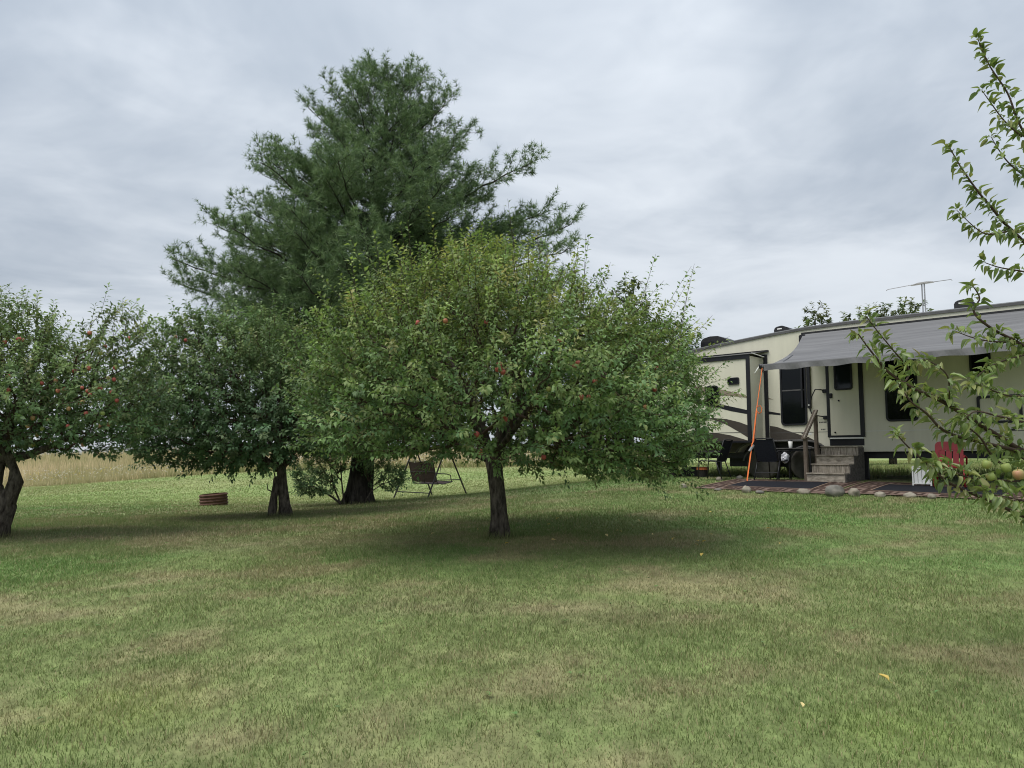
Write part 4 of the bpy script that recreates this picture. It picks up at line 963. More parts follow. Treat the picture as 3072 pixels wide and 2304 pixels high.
# ------------------------------------------------------------------ wooden steps
M_wood = mat('weathered plywood', (.18, .155, .125), .8, .2, color2=(.48, .425, .35), vscale=7, bump=.3, bscale=20, stretch=(1.2, 6, 3))
M_woodv = mat('weathered plywood upright grain', (.14, .118, .095), .8, .2, color2=(.46, .405, .335), vscale=6, bump=.3, bscale=20, stretch=(7, 3, .9))
M_woodside = mat('dark weathered plywood', (.055, .05, .047), .85, .2, color2=(.13, .12, .11), vscale=8, bump=.4, bscale=16, stretch=(1.5, 1.5, 2.2))
M_post = mat('brown timber post', (.105, .08, .062), .85, .2, color2=(.19, .155, .125), vscale=9, stretch=(8, 8, .8))
def steps():
    b = on_ground(0, -.6); z0 = b[2] - .01
    t = thing('wooden_steps', 'weathered plywood entry steps with handrail in front of the trailer door', 'steps', (*rvw(0, 0), z0), RVA)
    x0, x1 = -.37, .40; fr = [1.22, .95, .68, .41]; h = .187
    for k in range(4):
        zt = h * (k + 1); d = fr[k]
        MB().box(x0, x1, -d, -d + .02, h * k + (.004 if k else -.02), zt - .022).build('riser', M_woodv if k in (1, 3) else M_wood, t)
        MB().box(x0 - .012, x1 + .006, -d - .028, -(fr[k + 1] if k < 3 else .1) - .001, zt - .02, zt + .008).build('tread', M_wood, t, bevel=.004)
    P = [(-1.2, -.02), (-1.2, h - .022), (-.93, h - .022), (-.93, 2 * h - .022), (-.66, 2 * h - .022), (-.66, 3 * h - .022), (-.39, 3 * h - .022), (-.39, 4 * h - .022), (-.1, 4 * h - .022), (-.1, -.02)]
    V = [(x1 + .002, p[0], p[1]) for p in P] + [(x1 + .022, p[0], p[1]) for p in P]; n = len(P)
    MB().add(V, [tuple(range(n)), tuple(range(2 * n - 1, n - 1, -1))] + [(i, (i + 1) % n, (i + 1) % n + n, i + n) for i in range(n)]).build('side_panel', M_woodside, t)
    MB().box(x0 - .06, x0 - .016, -1.19, -.2, -.02, .02).box(x0 - .06, x0 - .016, -.45, -.41, .02, .72).build('side_frame', M_post, t)
    MB().box(x0 - .085, x0 - .017, -1.16, -1.08, -.02, .92).build('post', M_post, t, bevel=.004)
    MB().box(x0 - .085, x0 - .017, -.56, -.48, -.02, 1.43).build('post', M_post, t, bevel=.004)
    MB().bar((x0 - .06, -1.2, .895), (x0 - .06, -.46, 1.535), .09, .03).build('handrail', M_post, t)
    MB().bar((x0 - .045, -1.18, .90), (x0 - .045, -.46, 1.51), .028, .075).build('rail_board', M_wood, t)
    MB().box(x0 - .11, x0 + .01, -1.19, -1.05, .921, .94).build('post_cap', M_post, t)
steps()

# ------------------------------------------------------------------ patio rugs
M_rugdark = mat('rug charcoal centre', (.018, .019, .024), .95, .1, var=.25, vscale=30)
M_rugred = mat('rug terracotta', (.165, .118, .098), .95, .1, color2=(.215, .157, .13), vscale=14)
M_rugline = mat('rug dark meander', (.062, .040, .033), .95, .1, var=.2, vscale=20)
M_rugtan = mat('rug tan edge line', (.32, .23, .17), .95, .1, var=.15, vscale=20)
def rug(s0, s1, d0, d1, label, skew=0.0, lift=0.0):
    cx, cy = rvw((s0 + s1) / 2, (d0 + d1) / 2); cz = g(cx, cy)
    t = thing('patio_rug', label, 'rug', (cx, cy, cz), 0, 'outdoor rugs before the trailer')
    def P(s, d, dz):
        x, y = rvw(s + skew * (d - d0), d); return (x - cx, y - cy, g(x, y) - cz + dz + lift)
    def sheet(sa, sb, da, db, dz, name, m_, parent=t, st=.12):
        nx = max(1, int(abs(sb - sa) / st)); ny = max(1, int(abs(db - da) / st)); V = []; F = []
        for i in range(nx + 1):
            for j in range(ny + 1): V.append(P(sa + (sb - sa) * i / nx, da + (db - da) * j / ny, dz))
        for i in range(nx):
            for j in range(ny): F.append((i * (ny + 1) + j, (i + 1) * (ny + 1) + j, (i + 1) * (ny + 1) + j + 1, i * (ny + 1) + j + 1))
        return MB().add(V, F).build(name, m_, parent)
    bw = .50
    base = sheet(s0, s1, d0, d1, .022, 'rug_base', M_rugred)
    sheet(s0 + bw, s1 - bw, d0 + bw, d1 - bw, .027, 'rug_centre', M_rugdark)
    mb = MB()
    def strip(a, b, w):
        a = np.array(a); b = np.array(b); L = np.linalg.norm(b - a); n = max(1, int(L / .14)); dr = (b - a) / L; nn = np.array((-dr[1], dr[0])) * w / 2
        V = []; F = []
        for i in range(n + 1):
            p = a - dr * w / 2 + (b - a + dr * w) * i / n; V += [P(*(p - nn), .0275), P(*(p + nn), .0275)]
            if i: F.append((2 * i - 2, 2 * i - 1, 2 * i + 1, 2 * i))
        mb.add(V, F)
    for o in (.05, bw - .05):
        c = [(s0 + o, d0 + o), (s1 - o, d0 + o), (s1 - o, d1 - o), (s0 + o, d1 - o)]
        for i in range(4): strip(c[i], c[(i + 1) % 4], .022)
    def keyrun(a, b, inn):
        a = np.array(a); b = np.array(b); L = np.linalg.norm(b - a); u = (b - a) / L; v = np.array(inn); n = max(1, int(round(L / .52))); m_ = L / n
        for i in range(n):
            q = lambda x, y: a + u * (i * m_ + x * m_) + v * (.10 + y * .30)
            pts = [q(.02, 0), q(.02, 1), q(.80, 1), q(.80, .3), q(.36, .3), q(.36, .64), q(.58, .64)]
            for k in range(len(pts) - 1): strip(pts[k], pts[k + 1], .05)
            strip(q(.02, 0), q(1.02, 0), .045)
    keyrun((s0 + bw * .9, d0), (s1 - bw * .9, d0), (0, 1)); keyrun((s1 - bw * .9, d1), (s0 + bw * .9, d1), (0, -1))
    keyrun((s0, d1 - bw * .3), (s0, d0 + bw * .3), (1, 0)); keyrun((s1, d0 + bw * .3), (s1, d1 - bw * .3), (-1, 0))
    mb.build('meander_border', M_rugline, t)
    mb = MB()
    for o in (.012, bw - .02):
        c = [(s0 + o, d0 + o), (s1 - o, d0 + o), (s1 - o, d1 - o), (s0 + o, d1 - o)]
        for i in range(4): strip(c[i], c[(i + 1) % 4], .02)
    mb.build('edge_line', M_rugtan, t)
rug(-2.15, .62, -2.78, -.78, 'charcoal rug with terracotta meander border under the patio chair')
rug(.70, 3.75, -2.62, -.62, 'charcoal rug with terracotta meander border right of the wooden steps', lift=.004)

# ------------------------------------------------------------------ patio furniture
M_sling = mat('navy black sling fabric', (.014, .016, .024), .75, .2, var=.25, vscale=40)
def sling_chair(label, s, d, rz):
    x, y = rvw(s, d); z = max(g(x, y) + (.03 if d < -.7 else 0), 0)
    t = thing('patio_chair', label, 'chair', (x, y, z), RVA + rz, 'sling patio chairs')
    # local: chair faces +y, back at -y
    for sx in (-1, 1):
        X = .26 * sx
        MB().tube([(X, .28, 0), (X, .25, .38), (X, .20, .42), (X, -.18, .40), (X, -.26, .60), (X, -.36, .88)], .013, 8).build('side_frame', M_blackm, t, smooth=True)
        MB().tube([(X * 1.06, -.30, 0), (X * 1.06, -.16, .40)], .013, 8).build('leg', M_blackm, t, smooth=True)
        MB().tube([(X * 1.06, .25, .38), (X * 1.1, .24, .56), (X * 1.1, .18, .62), (X * 1.1, -.15, .63), (X * 1.04, -.26, .61)], .013, 8).build('armrest', M_blackm, t, smooth=True)
    MB().tube([(-.26, -.36, .88), (-.1, -.375, .895), (.1, -.375, .895), (.26, -.36, .88)], .013, 8).build('top_rail', M_blackm, t, smooth=True)
    MB().tube([(-.27, -.25, .16), (.27, -.25, .16)], .01, 6).build('stretcher', M_blackm, t)
    def sl(pts, name):
        V = []; F = []
        for i, (y, z) in enumerate(pts):
            for k in range(5): u = -1 + k / 2; V.append((.245 * u, y, z - .02 * (1 - u * u)))
        for i in range(len(pts) - 1):
            for k in range(4): F.append((i * 5 + k, i * 5 + k + 1, i * 5 + k + 6, i * 5 + k + 5))
        n = len(V); V += [(a, b, c - .006) for a, b, c in V]; F += [tuple(q + n for q in reversed(f)) for f in F]
        MB().add(V, F).build(name, M_sling, t, smooth=True)
    sl([(.22, .425), (.1, .42), (-.05, .41), (-.17, .41)], 'seat'); sl([(-.18, .42), (-.25, .58), (-.31, .74), (-.365, .885)], 'backrest')
    return t
sling_chair('black sling patio chair on the rug seen from behind beside the orange strap', -1.2, -1.0, R(-9))
sling_chair('black sling patio chair standing in the weeds left of the orange strap', -2.62, -.98, R(95))
M_table = mat('grey table top', (.12, .115, .11), .35, .4, var=.2, vscale=10)
def table():
    x, y = rvw(-.86, -.38); z = g(x, y)
    t = thing('patio_table', 'small dark patio table between the chair and the wooden steps', 'table', (x, y, z), RVA)
    MB().box(-.40, .38, -.32, .32, .675, .70).build('table_top', M_table, t, bevel=.008)
    MB().box(-.36, .34, -.28, .28, .635, .674).build('apron', M_blackm, t)
    for a in (-1, 1):
        for b in (-1, 1): MB().tube([(.34 * a, .27 * b, .66), (.36 * a, .29 * b, 0)], .017, 8).build('leg', M_blackm, t)
    c = thing('travel_cup', 'white tumbler with dark lid standing on the patio table', 'cup', (*rvw(-.97, -.58), z + .701), 0)
    MB().lathe([(0, 0), (.033, 0), (.036, .01), (.047, .15), (.045, .15), (.0, .145)], 20).build('cup_body', M_white, c, smooth=True)
    MB().lathe([(.0, .148), (.049, .150), (.049, .162), (.040, .172), (0, .172)], 20).build('lid', M_black, c, smooth=True)
table()
def lumpy(name, label, cat, loc, size, mat_, seed, rz=0, sub=3, amp=.18, freq=1.6, group=None, flat=0):
    bm = bmesh.new(); bmesh.ops.create_icosphere(bm, subdivisions=sub, radius=1)
    rr = random.Random(seed); off = Vector((rr.random() * 50, rr.random() * 50, rr.random() * 50))
    from mathutils import noise
    for v in bm.verts:
        n = noise.noise(v.co * freq + off) + .5 * noise.noise(v.co * freq * 2.3 + off)
        v.co *= 1 + amp * n
        v.co = Vector((v.co.x * size[0], v.co.y * size[1], v.co.z * size[2]))
    for f in bm.faces: f.smooth = not flat
    zmin = min(v.co.z for v in bm.verts)
    for v in bm.verts: v.co.z -= zmin * .62
    me = bpy.data.meshes.new(name); bm.to_mesh(me); bm.free(); me.materials.append(mat_)
    o = bpy.data.objects.new(name, me); o.location = loc; o.rotation_euler = (0, 0, rz); link(o)
    return tag(o, label, cat, group)
M_bag = mat('white plastic bag', (.72, .72, .74), .35, .4, color2=(.35, .36, .42), vscale=5, bump=.5, bscale=7)
def bag():
    x, y = rvw(-.98, -.86); z = g(x, y) + .42
    lumpy('plastic_bag', 'crumpled white plastic bag lying on the patio chair by the table', 'bag', (x, y, z), (.085, .09, .12), M_bag, 4, sub=3, amp=.35, freq=2.2, flat=1)
bag()

# orange ratchet strap from the awning to its stone
M_orange = mat('orange strap webbing', (.72, .17, .045), .6, .3, var=.15, vscale=12, bump=.2, bscale=60)
ANCH = on_ground(-.87, -2.98)
def strap():
    top = np.array((*rvw(-.86, -2.13), ZB + 2.36)); bot = np.array(ANCH) + (0, 0, .13)
    t = thing('ratchet_strap', 'orange ratchet strap tying the awning corner down to a stone', 'strap', tuple(bot))
    L = top - bot; q = lambda u, dx=0, dy=0: tuple(L * u + np.array((dx, dy, 0)))
    MB().tube([q(.04), q(.30), q(.34)], [.020, .020, .018], 6, flat=.35).build('lower_strap', M_orange, t)
    MB().tube([q(.34), q(.36, .015, 0), q(.62), q(.65), q(1)], [.024, .028, .026, .018, .016], 6, flat=.4).build('upper_strap', M_orange, t)
    MB().tube([q(.655), q(.67, .05, -.03), q(.645, .09, -.05), q(.61, .085, -.05), q(.60, .05, -.03), q(.62, .02, 0)], .016, 6, flat=.5).build('loose_loop', M_orange, t)
    MB().tube([q(.62, .01, 0), q(.5, .03, .02), q(.38, .05, .03), q(.36, .03, 0)], .01, 5, flat=.4).build('loose_tail', M_orange, t)
    MB().bar(q(.285, -.03, 0), q(.335, .03, 0), .05, .03).build('ratchet', M_alu, t)
    MB().tube([q(-.06), q(.0), q(.045)], .010, 6).build('hook', M_blackm, t)
    MB().tube([q(.985), q(.97, .02, 0), q(.955, .03, 0), q(.975, .035, 0), q(.99, .01, 0)], .008, 5).build('upper_hook', M_blackm, t)
strap()

# stones edging the rugs
M_stone = mat('tan field stone', (.17, .15, .12), .85, .2, color2=(.30, .27, .215), vscale=5, bump=.4, bscale=14)
M_stoneg = mat('grey field stone', (.12, .117, .108), .85, .2, color2=(.21, .195, .165), vscale=6, bump=.4, bscale=14)
M_stonew = mat('pale field stone', (.20, .18, .145), .85, .2, color2=(.34, .31, .25), vscale=5, bump=.3, bscale=14)
def stones():
    G = 'stones edging the rugs'
    for s, d, sz, m_, seed, lab in (
        (-.87, -2.98, (.13, .11, .12), M_stonew, 1, 'whitish upright stone anchoring the orange strap'),
        (-.62, -2.93, (.20, .11, .05), M_stoneg, 2, 'flat grey stone just right of the strap anchor stone'),
        (.16, -2.74, (.20, .12, .085), M_stone, 3, 'low brownish stone on the rug edge left of the big boulder'),
        (.80, -2.90, (.24, .18, .175), M_stoneg, 4, 'biggest rounded grey tan boulder at the rug edge'),
        (1.10, -2.78, (.15, .13, .13), M_stone, 5, 'round tan stone right beside the biggest boulder'),
        (1.52, -2.72, (.14, .11, .085), M_stonew, 6, 'pale angular stone at the rug edge, third right of the strap boulder group'),
        (2.00, -2.68, (.15, .11, .085), M_stonew, 7, 'long pale stone at the rug edge under the apple branch'),
        (2.35, -2.70, (.10, .09, .085), M_stone, 8, 'small pinkish stone, rightmost along the rug edge'),
        (-2.42, -1.12, (.12, .09, .08), M_stone, 9, 'yellowish stone at the back left corner of the left rug'),
        (-2.15, -.66, (.11, .09, .08), M_stoneg, 10, 'grey rounded stone in front of the left patio chair'),
        (-1.53, -2.88, (.13, .10, .05), M_stoneg, 11, 'low grey stone at the front left edge of the left rug'),
        (-2.42, -2.70, (.10, .08, .09), M_stonew, 12, 'bluish white stone alone in the grass left of the rug')):
        x, y, z = on_ground(s, d)
        lumpy('stone', lab, 'stone', (x, y, z - .01), tuple(q * .74 for q in sz), m_, seed, rz=RVA + seed, group=G, amp=.22)
stones()

# red lawn chair, white slatted crate, flower pot
M_red = mat('red enamelled steel', (.24, .01, .014), .4, .4, var=.12, vscale=8)
def red_chair():
    x, y = rvw(2.28, -1.15); z = g(x, y) + .03
    t = thing('lawn_chair', 'red metal lawn chair behind the apple branch at right', 'chair', (x, y, z), RVA + R(8)); t.scale = (.86, .86, .9)
    V = []; F = []
    o = rrect(-.27, .27, .42, .96, .09, 4)
    b = MB(); ring = rrect(-.20, .20, .50, .78, .05, 4); ring_frame(b, o, ring, -.02, .005)
    bk = b.build('backrest', M_red, t); bk.rotation_euler = (R(-14), 0, 0); bk.location = (0, -.10, 0)
    for k in range(3): MB().box(-.19 + k * .13, -.08 + k * .13, -.012, .0, .49, .79).build('slat', M_red, bk)
    MB().box(-.27, .27, -.02, .46, .38, .405).build('seat', M_red, t, bevel=.01)
    for sx in (-1, 1):
        MB().tube([(.29 * sx, .42, .02), (.29 * sx, .44, .40), (.30 * sx, .40, .60), (.30 * sx, -.10, .64), (.29 * sx, -.22, .60)], .018, 8).build('armrest', M_red, t, smooth=True)
        MB().tube([(.29 * sx, .42, .015), (.29 * sx, -.25, .015), (.28 * sx, -.22, .38)], .016, 8).build('leg', M_red, t, smooth=True)
    return t
red_chair()
def crate():
    x, y = rvw(1.80, -1.15); z = g(x, y) + .03
    t = thing('slatted_crate', 'small white slatted crate stand left of the red lawn chair', 'crate', (x, y, z), RVA + R(4))
    for a in (-.155, .155):
        for b in (0, .3): MB().box(a - .012, a + .012, b - .012, b + .012, 0, .36).build('post', M_white, t)
    for zz in (.03, .32): MB().box(-.143, .143, -.008, .008, zz, zz + .02).build('rail', M_white, t)
    for k in range(4): MB().box(-.135 + k * .068, -.135 + k * .068 + .06, .010, .02, .05, .318).build('slat', M_white, t)
    MB().box(-.165, .165, -.012, .312, .361, .372).build('top', M_white, t)
crate()
M_terra = mat('terracotta pot', (.42, .12, .05), .7, .2, var=.15, vscale=10)
M_soil = mat('dark planter', (.035, .032, .03), .8, .2, var=.2, vscale=12)
def pot():
    x, y = rvw(-3.37, -.15); z = g(x, y) - .01
    t = thing('flower_pot', 'dark flower pot with orange rim and small plant under the trailer', 'flower pot', (x, y, z))
    MB().lathe([(0, 0), (.10, 0), (.13, .19), (0, .19)], 20).build('pot', M_soil, t, smooth=False)
    MB().lathe([(.0, .2), (.125, .19), (.145, .19), (.15, .25), (.135, .25), (.12, .225), (.0, .22)], 20).build('rim', M_terra, t)
    n = 120; P = np.stack([rng.normal(0, .11, n), rng.normal(0, .11, n), .28 + .3 * rng.random(n)], 1); A = nrm(P * (1, 1, .2) + unit(n) * .1)
    V, T, C = leaf_arrays(P, A, np.tile((0, 0, 1.), (n, 1)) + .4 * unit(n), .05 + .03 * rng.random(n), .03 + .01 * rng.random(n), palette(n, COLS_DARK, [1] * 5))
    tag(np_mesh('plant', V, T, M_leaf, t, col=C), kind='stuff')
pot()
# blocks and a bin stored below the trailer's rear
def stored():
    for s, d, w, h, m_, lab in ((-4.25, -.05, .16, .30, M_soil, 'dark upright block under the rear of the trailer'), (-3.8, .3, .5, .22, M_blackm, 'low black bin stored under the trailer rear')):
        x, y, z = on_ground(s, d)
        o = MB(); o.box(-w / 2, w / 2, -.12, .12, 0, h); o.box(-w / 2 - .01, w / 2 + .01, -.13, .13, h + .001, h + .03)
        tag(o.build('storage_bin', m_, None, (x, y, z - .01), (0, 0, RVA), bevel=.008), lab, 'bin')
stored()

# tall weeds below and behind the trailer
def rv_weeds():
    n = 9000; s = -4.6 + 9.6 * rng.random(n); d = .4 + 2.6 * rng.random(n)
    k = (rng.random(n) < np.where(d > 1.9, 1, .25)) & ~((s > .5) & (d < 1.6)); s, d = s[k], d[k]; n = len(s)
    x = RVO[0] + TX[0] * s + TY[0] * d; y = RVO[1] + TX[1] * s + TY[1] * d
    h = (.08 + .24 * rng.random(n)) * (.5 + fbm(x * 1.2, y * 1.2, 2)); P = np.stack([x, y, gz(x, y) - .01], 1)
    a = rng.random(n) * 3.14; sd = np.stack([np.cos(a), np.sin(a), 0 * a], 1) * .008
    tip = P + np.stack([rng.normal(0, .07, n), rng.normal(0, .07, n), h], 1)
    c = palette(n, [(.15, .2, .07), (.2, .24, .09), (.26, .24, .12)], [2, 2, 1])
    tag(np_mesh('tall_weeds', np.stack([P - sd, P + sd, tip], 1).reshape(-1, 3), np.arange(3 * n).reshape(-1, 3), M_grass, col=np.repeat(c, 3, 0)), 'tall uncut grass and weeds underneath the trailer', 'weeds', kind='stuff')
rv_weeds()

# ------------------------------------------------------------------ fire ring and swing
M_rust = mat('rusty corrugated steel', (.075, .040, .030), .9, .2, color2=(.15, .085, .062), vscale=7, bump=.3, bscale=30)
def fire_ring():
    x, y = -8.43, 22.0; z = g(x, y) - .03
    prof = []
    for i in range(41):
        t = i / 40; prof.append((.375 + .014 * math.cos(t * 4.5 * 2 * math.pi), .36 * t))
    prof += [(r - .012, h) for r, h in reversed(prof)]
    o = MB().lathe(prof, 48).build('fire_ring', M_rust, None, (x, y, z), (R(1.5), R(-4.5), 0), smooth=True)
    tag(o, 'rusty corrugated steel fire ring on the far lawn', 'fire ring')
fire_ring()
M_frame = mat('dark bronze tube', (.022, .018, .016), .5, .4, var=.2, vscale=10)
M_sling2 = mat('brown swing sling', (.060, .040, .036), .85, .2, var=.2, vscale=14)
def swing():
    A1 = np.array((-3.2, 25.4)); A2 = np.array((-2.04, 24.2)); c = (A1 + A2) / 2; u = A2 - A1; Lx = np.linalg.norm(u); rz = math.atan2(u[1], u[0])
    z = g(*c); t = thing('garden_swing', 'brown two seat garden swing on a black tube frame behind the middle apple tree', 'swing', (c[0], c[1], z), rz)
    h = 1.58; hx = Lx / 2; sp = .78
    def gl(x, y):
        wx = c[0] + math.cos(rz) * x - math.sin(rz) * y; wy = c[1] + math.sin(rz) * x + math.cos(rz) * y; return g(wx, wy) - z
    for sx in (-1, 1):
        for sy in (-1, 1):
            X = sx * hx; MB().tube([(X * 1.06, sy * sp, gl(X * 1.06, sy * sp) - .01), (X, sy * .03, h)], .026, 8).build('leg', M_frame, t)
        MB().tube([(sx * hx * 1.04, -.51 , .56), (sx * hx * 1.04, .51, .56)], .014, 6).build('brace', M_frame, t)
    MB().tube([(-hx - .05, 0, h), (hx + .05, 0, h)], .026, 8).build('top_bar', M_frame, t)
    MB().tube([(-hx * 1.05, -sp * .9, .17), (hx * 1.05, -sp * .9, .17)], .016, 6).build('base_bar', M_frame, t)
    # seat hangs from the bar; the sitter looks towards +y
    def sling(pts, name, xa, xb):
        V = []; F = []
        for (y, zz) in pts: V += [(xa, y, zz), ((xa + xb) / 2, y, zz - .02), (xb, y, zz)]
        for i in range(len(pts) - 1):
            for k in range(2): F.append((3 * i + k, 3 * i + k + 1, 3 * i + k + 4, 3 * i + k + 3))
        n = len(V); V += [(a, b, d - .008) for a, b, d in V]; F += [tuple(q + n for q in reversed(f)) for f in F]
        MB().add(V, F).build(name, M_sling2, t)
    for xa, xb in ((-.62, -.01), (.01, .62)):
        sling([(-.38, 1.12), (-.33, .92), (-.27, .66), (-.22, .50)], 'backrest', xa, xb); sling([(-.18, .46), (0, .44), (.2, .45), (.36, .50)], 'seat', xa, xb)
    for x in (-.63, 0, .63): MB().tube([(x, -.39, 1.14), (x, -.21, .46), (x, .0, .42), (x, .38, .49)], .015, 6).build('seat_frame', M_frame, t)
    for zz, yy in ((.80, -.31), (.43, -.2), (.49, .38), (1.14, -.39)): MB().tube([(-.66, yy, zz), (.66, yy, zz)], .016, 6).build('cross_bar', M_frame, t)
    for sx in (-1, 1):
        MB().tube([(sx * .66, -.32, .76), (sx * .68, .1, .74), (sx * .68, .28, .70), (sx * .66, .34, .48)], .016, 6).build('armrest', M_frame, t)
        MB().tube([(sx * .66, 0, h), (sx * .68, -.15, .75)], .009, 5).build('hanger', M_frame, t)
swing()

# ------------------------------------------------------------------ apple tree at the right edge, near the camera
FG = [(.16, .22, .07), (.20, .27, .085), (.235, .30, .1), (.17, .24, .09), (.265, .29, .105), (.24, .22, .09), (.21, .28, .09)]
M_leaf_near = leaf_mat('near apple leaf', .3, .40, .5, FG)
def near_apple():
    bx, by = 4.35, 4.9; bz = g(bx, by) - .02; B = np.array((bx, by, bz))
    t = thing('apple_tree', 'young apple tree reaching in from the right edge with yellow green leaves', 'tree', tuple(B), 0, 'apple trees on the lawn')
    def at(px, py, Y): return np.array(((px - 1536) / 2308 * Y, Y, 1.5 + (1371 - py) / 2308 * Y)) - B   # sight angle and distance to metres
    tr = MB(); tr.tube([(0, 0, 0), (.02, 0, .3), (-.03, .02, .7), (-.05, .0, 1.05)], [.075, .06, .055, .055], 12, True, .08, random.Random(2))
    tr.tube([(-.05, 0, 1.0), (-.02, .02, 1.6), (.04, .0, 2.2), (0, .05, 2.9), (.03, 0, 3.6)], [.05, .042, .034, .024, .01], 8)
    br = MB(); spurs = []
    def branch(pts, r0, r1, dens=1.0, start=0.0):
        pts = [np.array(p, float) for p in pts]; P = []
        for i in range(len(pts) - 1):
            p0 = pts[max(i - 1, 0)]; p1 = pts[i]; p2 = pts[i + 1]; p3 = pts[min(i + 2, len(pts) - 1)]
            for k in range(6):
                u = k / 6; P.append(.5 * ((2 * p1) + (p2 - p0) * u + (2 * p0 - 5 * p1 + 4 * p2 - p3) * u * u + (3 * p1 - p0 - 3 * p2 + p3) * u ** 3))
        P.append(pts[-1]); n = len(P)
        br.tube(P, [r0 + (r1 - r0) * i / (n - 1) for i in range(n)], 7, False)
        P = np.array(P); cl = np.r_[0, np.cumsum(np.linalg.norm(np.diff(P, axis=0), axis=1))]; L = cl[-1]
        s = L * start
        while s < L:
            i = min(np.searchsorted(cl, s), n - 1); i = max(i, 1); d = P[i] - P[i - 1]; d /= np.linalg.norm(d) + 1e-9
            spurs.append((P[i] + (P[i - 1] - P[i]) * ((cl[i] - s) / (cl[i] - cl[i - 1] + 1e-9)), d, s / L)); s += random.uniform(.018, .048) / dens
        spurs.append((P[-1], d, 1.0)); spurs.append((P[-1], d, 1.0))
        return P
    C1 = np.array((-.05, 0, 1.02)); C2 = np.array((-.02, .02, 1.55)); C3 = np.array((.04, 0, 2.15)); C4 = np.array((0, .05, 2.85))
    b1 = branch([C1, at(3230, 1420, 4.75), at(3072, 1358, 4.65), at(2985, 1304, 4.6), at(2828, 1203, 4.55), at(2762, 1175, 4.5), at(2677, 1120, 4.45), at(2635, 1070, 4.42), at(2586, 1000, 4.4)], .022, .0035, 1.25, .3)
    branch([b1[-16], at(2735, 1110, 4.55), at(2690, 1050, 4.5), at(2640, 985, 4.5), at(2612, 945, 4.5)], .006, .0025)
    branch([b1[-26], at(2850, 1130, 4.3), at(2800, 1085, 4.25), at(2760, 1080, 4.2)], .005, .0025)
    branch([at(3072, 1358, 4.65), at(2975, 1335, 4.5), at(2842, 1299, 4.4), at(2780, 1240, 4.35), at(2736, 1205, 4.3), at(2700, 1150, 4.3)], .012, .003, 1.1)
    branch([C1, at(3300, 1620, 4.7), at(3072, 1553, 4.5), at(2969, 1506, 4.4), at(2842, 1450, 4.3), at(2762, 1380, 4.25), at(2715, 1335, 4.2), at(2690, 1305, 4.2)], .014, .0025, .95, .45)
    branch([at(3240, 1480, 4.7), at(3090, 1445, 4.6), at(3023, 1411, 4.5), at(2968, 1364, 4.45), at(2935, 1310, 4.4), at(2880, 1265, 4.4)], .011, .0035, 1.1)
    branch([at(3090, 1445, 4.6), at(2990, 1440, 4.4), at(2890, 1430, 4.3), at(2830, 1400, 4.25), at(2790, 1395, 4.2)], .007, .0025, 1.3)
    branch([C2, at(3230, 1110, 4.8), at(3072, 1027, 4.7), at(2981, 975, 4.6), at(2940, 930, 4.6), at(2960, 890, 4.6), at(2942, 852, 4.6)], .013, .003, 1.2, .35)
    branch([at(3072, 1027, 4.7), at(2985, 1022, 4.6), at(2930, 1010, 4.5), at(2878, 990, 4.5)], .006, .002)
    branch([at(3100, 1060, 4.7), at(3010, 1085, 4.6), at(2950, 1120, 4.5), at(2920, 1160, 4.45)], .006, .002, 1.1)
    branch([C2, at(3250, 1190, 4.6), at(3090, 1190, 4.5), at(3020, 1185, 4.4), at(2960, 1160, 4.4)], .010, .0025, 1.2, .3)
    branch([C1, at(3260, 1290, 4.5), at(3090, 1270, 4.4), at(3000, 1250, 4.3), at(2930, 1235, 4.3), at(2890, 1260, 4.3)], .010, .0025, 1.1, .3)
    branch([C1, at(3240, 1550, 4.5), at(3090, 1510, 4.3), at(3010, 1490, 4.2), at(2950, 1480, 4.2)], .009, .0025, 1.1, .4)
    branch([C1, at(3240, 1500, 4.9), at(3100, 1400, 4.8), at(3040, 1360, 4.8), at(3010, 1310, 4.8)], .009, .0025, 1.2, .4)
    branch([C3, at(3230, 810, 4.8), at(3072, 678, 4.7), at(3012, 605, 4.65), at(2972, 552, 4.6), at(2926, 478, 4.6), at(2892, 410, 4.6)], .012, .003, 1.25, .3)
    branch([at(3072, 678, 4.7), at(3000, 690, 4.6), at(2960, 670, 4.6), at(2906, 615, 4.6)], .006, .002, 1.1)
    branch([C3, at(3230, 850, 4.7), at(3110, 810, 4.6), at(3030, 795, 4.6), at(2985, 780, 4.6)], .008, .0025, 1.1, .35)
    branch([C4, at(3200, 470, 4.9), at(3120, 350, 4.8), at(3085, 240, 4.8), at(3034, 150, 4.8), at(3002, 62, 4.8)], .010, .0028, 1.5, .25)
    branch([at(3120, 380, 4.8), at(3070, 330, 4.7), at(3030, 270, 4.7), at(3005, 230, 4.7)], .006, .002, 1.3)
    branch([at(3140, 520, 4.8), at(3080, 470, 4.7), at(3045, 420, 4.7), at(3025, 380, 4.7)], .006, .002, 1.3)
    for k in range(14):           # limbs on the side away from the camera's view
        a = random.uniform(-1.5, 1.5); z0 = random.uniform(1.05, 3.2); l = random.uniform(.7, 1.4) * (1.25 - .2 * z0)
        s = np.array((0, 0, z0)); e = s + np.array((math.cos(a) * l, math.sin(a) * l, random.uniform(.2, .8))); branch([s, (s + e) / 2 + (0, 0, -.04), e], .012, .003, .8, .2)
    tr.build('trunk', M_bark_apple, t, smooth=True); br.build('branches', M_twig, t, smooth=True)
    LP, LA, LN, LL = [], [], [], []
